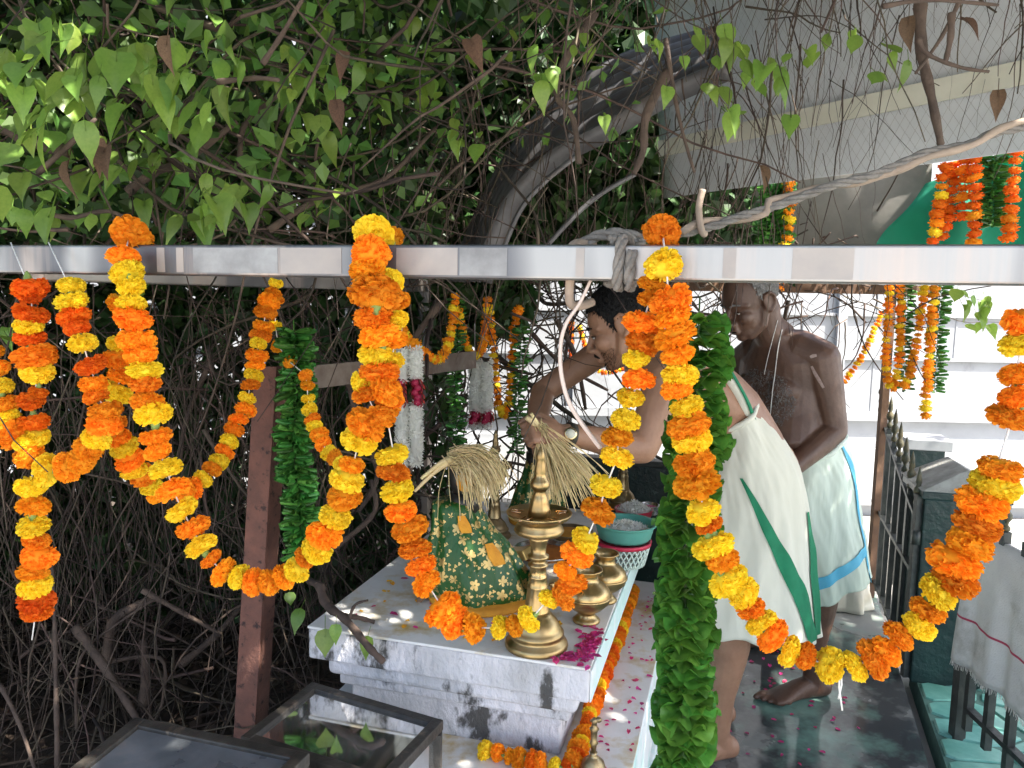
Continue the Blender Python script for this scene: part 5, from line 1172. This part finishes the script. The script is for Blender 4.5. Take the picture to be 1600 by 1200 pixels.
def hair_cap(c, R_, s, m, parent, line, thick=1.055, name='hair', tuft_n=900, tl=.014):
    """short hair: a skull cap cut along the hairline, covered with small locks"""
    mb = MB(); n1, n2 = 90, 64; vs = []; keepf = []
    for i in range(n2 + 1):
        ph = math.pi * i / n2
        for k in range(n1):
            a = 2 * math.pi * k / n1; vs.append(V((-.012 + .098 * thick * math.sin(ph) * math.cos(a), .074 * thick * math.sin(ph) * math.sin(a), .035 + .083 * thick * math.cos(ph))))
    fs = []
    for i in range(n2):
        for k in range(n1):
            q = (i * n1 + k, (i + 1) * n1 + k, (i + 1) * n1 + (k + 1) % n1, i * n1 + (k + 1) % n1)
            if all(line(vs[j]) for j in q): fs.append(q)
    mb.add([c + R_ @ (v_ * s) for v_ in vs], fs)
    good = [f[0] for f in fs]; r = random.Random(3)
    for _ in range(tuft_n):
        v_ = vs[r.choice(good)] + V((r.gauss(0, .004), r.gauss(0, .004), r.gauss(0, .004))); nn = (v_ - V((-.012, 0, .035))).normalized(); tdir = (V((.25, 0, -.9)) - nn * V((.25, 0, -.9)).dot(nn))
        if tdir.length < .05: tdir = V((.8, r.gauss(0, .4), 0))
        tdir = (tdir.normalized() + nn * .35 + V((r.gauss(0, .25), r.gauss(0, .25), r.gauss(0, .25)))).normalized(); sd = tdir.cross(nn).normalized() * .0022; L = tl * r.uniform(.6, 1.3)
        mb.add([c + R_ @ (q * s) for q in (v_ - sd, v_ + sd, v_ + tdir * L)], [(0, 1, 2)])
    o = part(name, mb, m, parent); return o
def face_bits(c, R_, s, parent, hairm, lidded=True):
    for y in (-1, 1):
        e = V((.0845, y * .031, -.008)); mb = MB(); mb.ell(c + R_ @ (e * s), (.004 * s, .0115 * s, .0038 * s), R_, 14, 10); o = part('eye', mb, M['eye'], parent)
        mb = MB(); mb.ell(c + R_ @ ((e + V((.0022, 0, -.0005))) * s), (.003 * s, .0050 * s, .0036 * s), R_, 10, 8); part('iris', mb, M['iris'], o)
        mb = MB(); mb.tube([c + R_ @ (V(p) * s) for p in ((.087, y * .019, -.005), (.0895, y * .031, -.0025), (.081, y * .045, -.006))], [.0012 * s, .0022 * s, .0012 * s], 6, True); part('eyelash', mb, M['iris'], parent)
        mb = MB(); mb.tube([c + R_ @ (V(p) * s) for p in ((.094, y * .014, .018), (.092, y * .030, .024), (.078, y * .048, .018))], [.003 * s, .004 * s, .002 * s], 6, True); part('eyebrow', mb, hairm, parent)
def cloth_surface(rings, n=96, folds=(), m=26):
    """rings: (left point, right point, half depth m); returns f(u 0..1 round, v 0..1 down) -> point"""
    ks = [(V(a), V(b), c) for a, b, c in rings]
    def f(u, v, out=0.0):
        x = v * (len(ks) - 1); i = min(int(x), len(ks) - 2); t = x - i
        def cr(p0, p1, p2, p3): return .5 * ((2 * p1) + (p2 - p0) * t + (2 * p0 - 5 * p1 + 4 * p2 - p3) * t * t + (3 * p1 - p0 - 3 * p2 + p3) * t ** 3)
        g = lambda k, j: ks[min(max(j, 0), len(ks) - 1)][k]
        L_ = cr(g(0, i - 1), g(0, i), g(0, i + 1), g(0, i + 2)); R__ = cr(g(1, i - 1), g(1, i), g(1, i + 1), g(1, i + 2)); hd = cr(g(2, i - 1), g(2, i), g(2, i + 1), g(2, i + 2))
        a = 2 * math.pi * u; k = 1.0
        for fr, am, ph, sl in folds: k += am * (.25 + .75 * v) * math.sin(fr * a + ph + sl * v)
        c = (L_ + R__) / 2; h = (R__ - L_) / 2
        cx_, sx_ = math.cos(a), math.sin(a)
        from mathutils import noise as NZ
        k += .045 * NZ.noise(V((cx_ * 2.2 + v * 1.5, sx_ * 2.2, v * 2.2 + 3))) + .036 * NZ.noise(V((cx_ * 5 + v * 3, sx_ * 5, v * 3.0 + 9))) + .020 * NZ.noise(V((cx_ * 11 - v * 6, sx_ * 11, v * 5)))
        p = c + h * cx_ * k + V((0, -1, 0)) * hd * sx_ * k
        if out:
            d = (h.normalized() * math.cos(a) + V((0, -1, 0)) * math.sin(a)).normalized(); p = p + d * out
        return p
    return f
def cloth_part(name, f, m, parent, n=180, rows=60, top=True, v0=0, v1=1, hem=None):
    mb = MB(); rr = []
    for i in range(rows + 1):
        v = v0 + (v1 - v0) * i / rows; rr.append([f(k / n, v + (hem(k / n) * (i / rows) ** 3 if hem else 0)) for k in range(n)])
    mb.loft(rr, False)
    o = part(name, mb, m, parent); s_ = o.modifiers.new('s', 'SOLIDIFY'); s_.thickness = .003; s_.offset = -1; return o
def ribbon(name, f, uv, wd, m, parent, out=.004, k=8):
    """a woven band lying on the cloth along the (u, v) path, wd wide in u"""
    pts = []
    for (u0, v0), (u1, v1), w0, w1 in zip(uv, uv[1:], wd, wd[1:]):
        for j in range(k): t = j / k; pts.append((u0 + (u1 - u0) * t, v0 + (v1 - v0) * t, w0 + (w1 - w0) * t))
    pts.append((*uv[-1], wd[-1])); rows = []
    for u, v, w_ in pts: rows.append([f(u + w_ * (j / 6 - .5), v, out) for j in range(7)])
    mb = MB(); mb.grid(rows); return part(name, mb, m, parent)

# ---------------------------------------------------------------- younger man, bending over the altar
def younger():
    t = thing('person', V((.62, 2.2, 0)), 'man with black hair and green bordered white wrap bending over the altar holding straw', 'person')
    mb = MB()
    hc = at(973, 506, 2.16); Rh = frame_from(V((-.87, .27, -.40))); head(mb, hc, Rh, 1.0)
    nb = at(1022, 555, 2.2)
    limbt(mb, [hc + Rh @ V((-.045, 0, -.04)), nb.lerp(hc, .4) + V((.01, 0, -.01)), nb], [.056, .056, .066])
    shn, shf = at(1042, 592, 2.02), at(1003, 572, 2.40)
    ch, wa, hp = at(1078, 602, 2.2), at(1138, 650, 2.24), at(1172, 715, 2.26)
    tor = (nb - hp).normalized(); dep = V((0, 1, 0)); fw = tor.cross(dep).normalized()      # belly side
    mb.etube([(hp, dep * .155, fw * .115), (wa.lerp(hp, .4), dep * .152, fw * .11), (wa, dep * .148, fw * .105), (wa.lerp(ch, .5), dep * .158, fw * .112), (ch, dep * .168, fw * .112), (ch.lerp(nb, .6), dep * .150, fw * .085), (nb, dep * .085, fw * .06)], 28)
    limbt(mb, [shn.lerp(nb, .45), shn], [.066, .060]); limbt(mb, [shf.lerp(nb, .45), shf], [.066, .058])
    el, wr = at(1004, 700, 1.97), at(884, 678, 1.88)
    limbt(mb, [shn, shn.lerp(el, .35) + V((.0, 0, 0)), shn.lerp(el, .75), el], [.058, .054, .046, .041]); 
    limbt(mb, [el, el.lerp(wr, .25) - Z3 * .004, el.lerp(wr, .65), wr], [.041, .043, .033, .026])
    hd = (wr - el).normalized(); hand(mb, wr + hd * .006, hd + V((0, 0, -.08)), V((.15, .75, -.65)), (1.0, 1.25, .9), .03, thumb=-1, s=.95, tcurl=.8)
    # far arm: raised elbow, hand down to the idol
    el2, wr2 = at(848, 612, 2.42), at(836, 676, 2.24)
    shf = at(996, 512, 2.44); limbt(mb, [shf, shf.lerp(el2, .3), shf.lerp(el2, .72), el2], [.055, .047, .041, .037]); limbt(mb, [el2, el2.lerp(wr2, .3), el2.lerp(wr2, .7), wr2], [.037, .038, .031, .026])
    hand(mb, wr2, (wr2 - el2).normalized() + V((.25, -.1, 0)), V((.6, -.3, -.3)), (.45, .6, .4), .1, thumb=1, s=.95)
    # legs
    for hx, kx, axx, d, fd in (((1165, 730), (1140, 940), (1122, 1148), 2.215, V((-.93, -.36, 0))), ((1200, 730), (1150, 930), (1118, 1090), 2.42, V((-.95, -.2, 0)))):
        h_, k_, a_ = at(*hx, d), at(*kx, d - .03), at(*axx, d); 
        an = V((a_.x, a_.y, .085)); kn = V((k_.x, k_.y, .50)); limbt(mb, [h_, h_.lerp(kn, .5), kn], [.095, .082, .058]); limbt(mb, [kn, kn.lerp(an, .3) + V((.015, 0, 0)), kn.lerp(an, .7), an], [.056, .056, .040, .034])
        limbt(mb, [an, V((an.x, an.y, .04)) - fd * .02], [.034, .034]); foot(mb, V((an.x, an.y, 0)) - fd * .05, fd)
    me = remeshed(mb, .0042, 3); og = ORG[t.name]; me.transform(Matrix.Translation(-og)); me.materials.append(M['skin1']); o = link('body', me, t); ORG[o.name] = og
    line = lambda v: v.z > np.interp(v.x, [-.12, -.05, -.036, -.030, .002, .006, .016, .026, .036, .055, .10], [-.06, -.055, -.04, .018, .022, -.018, -.022, .012, .030, .058, .066])
    hair_cap(hc, Rh, 1.0, M['hair'], t, line, 1.075, tuft_n=5200, tl=.011); face_bits(hc, Rh, 1.0, t, M['hair'])
    mb = MB()
    for y in (-1, 1): mb.tube([hc + Rh @ V(p) for p in ((.106, y * .003, -.0535), (.103, y * .016, -.057), (.092, y * .029, -.066))], [.0035, .004, .002], 6, True)
    part('moustache', mb, M['hair'], t)
    # stubble on jaw and chin: many tiny hairs
    mb = MB(); r = random.Random(8)
    for _ in range(900):
        a = r.uniform(-1.5, 1.5); zz = r.uniform(-.118, -.05); rr = .062 + .0 * zz; p = V((.035 + .052 * math.cos(a), .054 * math.sin(a), zz)); 
        if zz > -.085 and abs(a) < .5: continue
        p2 = p + V((.006 * math.cos(a), .006 * math.sin(a), -.006)); sd = V((0, .0008, .0004)); mb.add([hc + Rh @ q for q in (p - sd, p + sd, p2)], [(0, 1, 2)])
    part('beard', mb, M['hair'], t, kind='stuff')
    # wrist watch
    wt = thing('wrist_watch', wr, 'gold faced wrist watch with dark strap on the bending man\'s wrist', 'watch')
    q = hd.to_track_quat('Z', 'Y').to_matrix(); mb = MB(); c = wr - hd * .012
    mb.lathe([(.0285, -.008), (.0305, -.008), (.0305, .008), (.0285, .008)], c, 24, q); part('strap', mb, M['strap'], wt)
    fc = c + V((-.02, -1, .25)).normalized() * .031; q2 = V((-.02, -1, .25)).to_track_quat('Z', 'Y').to_matrix(); mb = MB(); mb.lathe([(.001, -.003), (.015, -.003), (.016, .002), (.013, .004), (.001, .004)], fc, 24, q2); part('case', mb, M['gold'], wt)
    mb = MB(); mb.lathe([(.001, .0042), (.0115, .0042), (.0115, .0048), (.001, .0050)], fc, 20, q2); part('dial', mb, M['cloth'], wt)
    # straw in the hand
    gr = wr + hd * .075
    t2 = tuft('fan of pale straw held in the bending man\'s hand', gr, ((.42, -.05, -.72), (.34, 0, .22)), 240, .20, .10, .0011, .008)
    mb = MB(); e2 = at(822, 652, 1.84); mb.tube([gr, gr.lerp(e2, .5) + Z3 * .004, e2], [.009, .008, .006], 8); mb.tube([gr + V((0, 0, .006)), e2 + V((.012, 0, .010))], [.006, .004], 7); part('stalk', mb, M['straw'], t2)
    # wrap cloth
    D = 2.26
    rg = [(at(1100, 668, D), at(1170, 618, D), .178), (at(1090, 700, D), at(1205, 662, D), .190), (at(1080, 750, D), at(1242, 728, D), .200), (at(1076, 820, D), at(1256, 806, D), .200), (at(1068, 890, D), at(1266, 885, D), .192), (at(1056, 972, D), at(1280, 978, D), .186)]
    f = cloth_surface(rg, folds=((5, .022, .3, 2), (9, .018, 1.1, -3), (14, .012, .2, 4), (3, .02, 2, 1), (23, .006, 1, 5)))
    hem = lambda u: .035 * math.sin(2 * math.pi * u * 2 + 1) + .012 * math.sin(2 * math.pi * u * 9)
    cp = cloth_part('wrap_cloth', f, M['cloth'], t, hem=hem)
    ribbon('green_border', f, [(.31, .34), (.28, .45), (.25, .56), (.20, .72), (.155, .86), (.118, .985)], [.008, .018, .028, .044, .054, .060], M['greenband'], cp)
    ribbon('green_border', f, [(.075, .55), (.070, .70), (.074, .86), (.080, .99)], [.010, .026, .034, .040], M['greenband'], cp)
    ribbon('green_border', f, [(.0, .0), (.1, .012), (.2, .015), (.3, .015), (.42, .01)], [.03] * 5, M['greenband'], cp, out=.005)
    # rolled waist edge and cloth tucked over the back
    mb = MB(); mb.tube([f(k / 40, .01, .004) for k in range(41)], .008, 8); part('waist_roll', mb, M['cloth'], cp)
    sp = [at(1120, 560, 2.10), at(1138, 590, 2.08), at(1155, 622, 2.09), at(1165, 650, 2.11)]; q = spline(sp, 6); mb = MB()
    mb.loft([[p + V((-.024, -.01, .012)), p + V((0, -.022, 0)), p + V((.026, -.012, -.012)), p + V((.028, .01, -.012)), p + V((0, .0, 0)), p + V((-.022, .012, .012))] for p in q]); sc_ = part('shoulder_cloth', mb, M['cloth'], t)
    mb = MB(); mb.loft([[p + V((.012, -.0225, -.006)), p + V((.0275, -.0135, -.0125)), p + V((.0290, .002, -.0125)), p + V((.014, -.018, -.0065))] for p in q]); part('green_border', mb, M['greenband'], sc_)
    return t
younger()

# ---------------------------------------------------------------- older man, standing behind
def older():
    t = thing('person', V((1.05, 2.7, 0)), 'bare chested grey haired man in blue bordered white wrap standing behind the bending man', 'person')
    mb = MB()
    hc = at(1172, 470, 2.56); Rh = frame_from(V((-.84, -.36, -.42))); head(mb, hc, Rh, 1.0)
    nb = at(1212, 528, 2.62)
    limbt(mb, [hc + Rh @ V((-.04, 0, -.045)), nb.lerp(hc, .4), nb], [.056, .054, .068])
    shl, shr = at(1283, 560, 2.54), at(1160, 566, 2.80)
    ch, be, hp = at(1222, 596, 2.66), at(1224, 668, 2.64), at(1256, 735, 2.66)
    sd = (shl - shr); sd.z *= .3; sd.normalize(); up = (nb - hp).normalized(); fw = up.cross(sd).normalized()
    if fw.y > 0: fw = -fw
    mb.etube([(hp, sd * .155, fw * .12), (be.lerp(hp, .5), sd * .158, fw * .135), (be + fw * .012, sd * .160, fw * .140), (be.lerp(ch, .5), sd * .158, fw * .125), (ch, sd * .162, fw * .115), (ch.lerp(nb, .55), sd * .150, fw * .085), (nb, sd * .08, fw * .06)], 30)
    for s_ in (-1, 1): mb.ell(ch + sd * .072 * s_ + fw * .068 - up * .005, (.070, .052, .055), None, 16, 12)
    limbt(mb, [shl.lerp(nb, .5), shl], [.064, .062]); limbt(mb, [shr.lerp(nb, .5), shr], [.062, .058])
    el, wr = at(1304, 672, 2.52), at(1226, 742, 2.44)
    limbt(mb, [shl, shl.lerp(el, .35), shl.lerp(el, .75), el], [.062, .056, .047, .042]); limbt(mb, [el, el.lerp(wr, .3), el.lerp(wr, .7), wr], [.042, .043, .034, .027])
    d = (wr - el).normalized(); hand(mb, wr, d, V((-.5, .2, -.6)), (.4, .5, .4), .08, thumb=-1)
    el2, wr2 = at(1168, 660, 2.84), at(1175, 735, 2.72)
    limbt(mb, [shr, shr.lerp(el2, .5), el2], [.055, .046, .04]); limbt(mb, [el2, el2.lerp(wr2, .4), wr2], [.04, .037, .026]); hand(mb, wr2, (wr2 - el2), V((.4, -.4, 0)), (.4, .5, .4), .08)
    for hx, kz, foot_px, fd in ((at(1275, 760, 2.60), .46, (1268, 1088), V((-.95, -.28, 0))), (at(1235, 760, 2.78), .46, (1205, 1012), V((-.97, .1, 0)))):
        an0 = at_z(*foot_px, .0); an = V((an0.x, an0.y, .085)); kn = V(((hx.x * .4 + an.x * .6), (hx.y + an.y) / 2 - .02, .48))
        limbt(mb, [hx, hx.lerp(kn, .5), kn], [.09, .078, .056]); limbt(mb, [kn, kn.lerp(an, .3) + V((.015, 0, 0)), kn.lerp(an, .7), an], [.055, .056, .040, .035]); limbt(mb, [an, V((an.x, an.y, .04)) - fd * .02], [.035, .035]); foot(mb, V((an.x, an.y, 0)) - fd * .05, fd, 1.04)
    me = remeshed(mb, .0042, 3); og = ORG[t.name]; me.transform(Matrix.Translation(-og)); me.materials.append(M['skin2']); o = link('body', me, t); ORG[o.name] = og
    line = lambda v: v.z > np.interp(v.x, [-.12, -.05, -.036, -.030, .002, .006, .014, .022, .03, .05, .10], [-.06, -.055, -.04, .02, .024, .0, .0, .035, .07, .098, .105])
    hair_cap(hc, Rh, 1.0, M['greyhair'], t, line, 1.05, tuft_n=3000, tl=.008); face_bits(hc, Rh, 1.0, t, M['greyhair'])
    mb = MB(); mb.ell(hc + Rh @ V((.101, 0, -.0675)), (.006, .018, .0035), Rh, 14, 8); part('mouth', mb, M['iris'], t)
    # chest hair: uncountable short grey hairs lying on the chest
    dg_v = np.array([v.co[:] for v in me.vertices]); mb = MB(); r = random.Random(4); cc = ch - og
    idx = [i for i, v in enumerate(dg_v) if (V(v) - cc - fw * .11 - up * -.03).length < .115 and (V(v) - cc).dot(fw) > .045]
    for _ in range(2600 if idx else 0):
        i = r.choice(idx); p = V(dg_v[i]) + og + fw * .0015; dd = V((r.gauss(0, 1), r.gauss(0, .4), r.gauss(-.6, .6))).normalized() * .009; s_ = V((.0011, 0, .0006)); mb.add([p - s_, p + s_, p + dd + fw * .002], [(0, 1, 2)])
    if idx: part('chest_hair', mb, M['greyhair'], t, kind='stuff')
    # ash marks on the upper arm
    mn = V((-.25, -.95, .1)).normalized()
    def stick_on(px_pts, wd, name, m):
        from mathutils.bvhtree import BVHTree
        bv = BVHTree.FromPolygons([tuple(V(v.co) + og) for v in me.vertices], [tuple(p.vertices) for p in me.polygons]); P = []
        for x, y in px_pts:
            h = bv.ray_cast(CAMP, ray(x, y).normalized())
            if h[0] is not None: P.append((h[0], h[1]))
        if len(P) < 2: return
        rows = []
        for i, (p, n_) in enumerate(P):
            tt = (P[min(i + 1, len(P) - 1)][0] - P[max(i - 1, 0)][0]).normalized(); s_ = tt.cross(n_).normalized() * wd * (.4 + .6 * math.sin(math.pi * (i + .5) / len(P))); rows.append([p - s_ + n_ * .001, p + n_ * .0016, p + s_ + n_ * .001])
        mb = MB(); mb.grid(rows); part(name, mb, m, t)
    stick_on([(1266, 558), (1271, 556), (1276, 555)], .006, 'ash_mark', M['ash']); stick_on([(1268, 572), (1274, 584), (1280, 594), (1287, 606)], .006, 'ash_mark', M['ash'])
    def thread(px_pts, rad, name):
        from mathutils.bvhtree import BVHTree
        bv = BVHTree.FromPolygons([tuple(V(v.co) + og) for v in me.vertices], [tuple(p.vertices) for p in me.polygons]); P = []
        for x, y in px_pts:
            h = bv.ray_cast(CAMP, ray(x, y).normalized())
            if h[0] is not None: P.append(h[0] + h[1] * .003)
        if len(P) > 2: mb = MB(); mb.tube(spline(P, 4), rad, 5); part(name, mb, M['string'], t)
    thread([(1245, 488), (1230, 496), (1221, 515), (1216, 545), (1212, 580), (1208, 610), (1205, 640), (1203, 665), (1204, 685)], .0017, 'sacred_thread')
    thread([(1221, 478), (1214, 500), (1207, 530), (1200, 560), (1195, 585)], .0012, 'neck_cord')
    D = 2.66
    rg = [(at(1180, 728, D), at(1312, 676, D), .165), (at(1178, 760, D), at(1326, 712, D), .175), (at(1185, 810, D), at(1336, 780, D), .175), (at(1205, 870, D), at(1346, 838, D), .165), (at(1222, 935, D), at(1356, 893, D), .155)]
    f = cloth_surface(rg, folds=((6, .024, .6, 1.5), (11, .02, 2.1, -2), (17, .012, .2, 3), (3, .03, 1.2, 1)))
    hem = lambda u: .04 * math.sin(2 * math.pi * u * 2 + 2.2) + .015 * math.sin(2 * math.pi * u * 8)
    cp = cloth_part('wrap_cloth', f, M['mint'], t, hem=hem)
    ribbon('blue_border', f, [(.125, .0), (.118, .25), (.11, .5), (.10, .75), (.09, .99)], [.020, .022, .024, .026, .028], M['blueband'], cp)
    rows = [[f(u, .735 + (u - .055) * .42 + w_, .0045) for w_ in (-.03, -.015, 0, .015, .03)] for u in np.linspace(.10, .32, 20)]
    mb = MB(); mb.grid(rows); part('blue_hem_band', mb, M['blueband'], cp)
    mb = MB(); mb.tube([f(k / 40, .01, .004) for k in range(41)], .009, 8); part('waist_roll', mb, M['mint'], cp)
    return t
older()
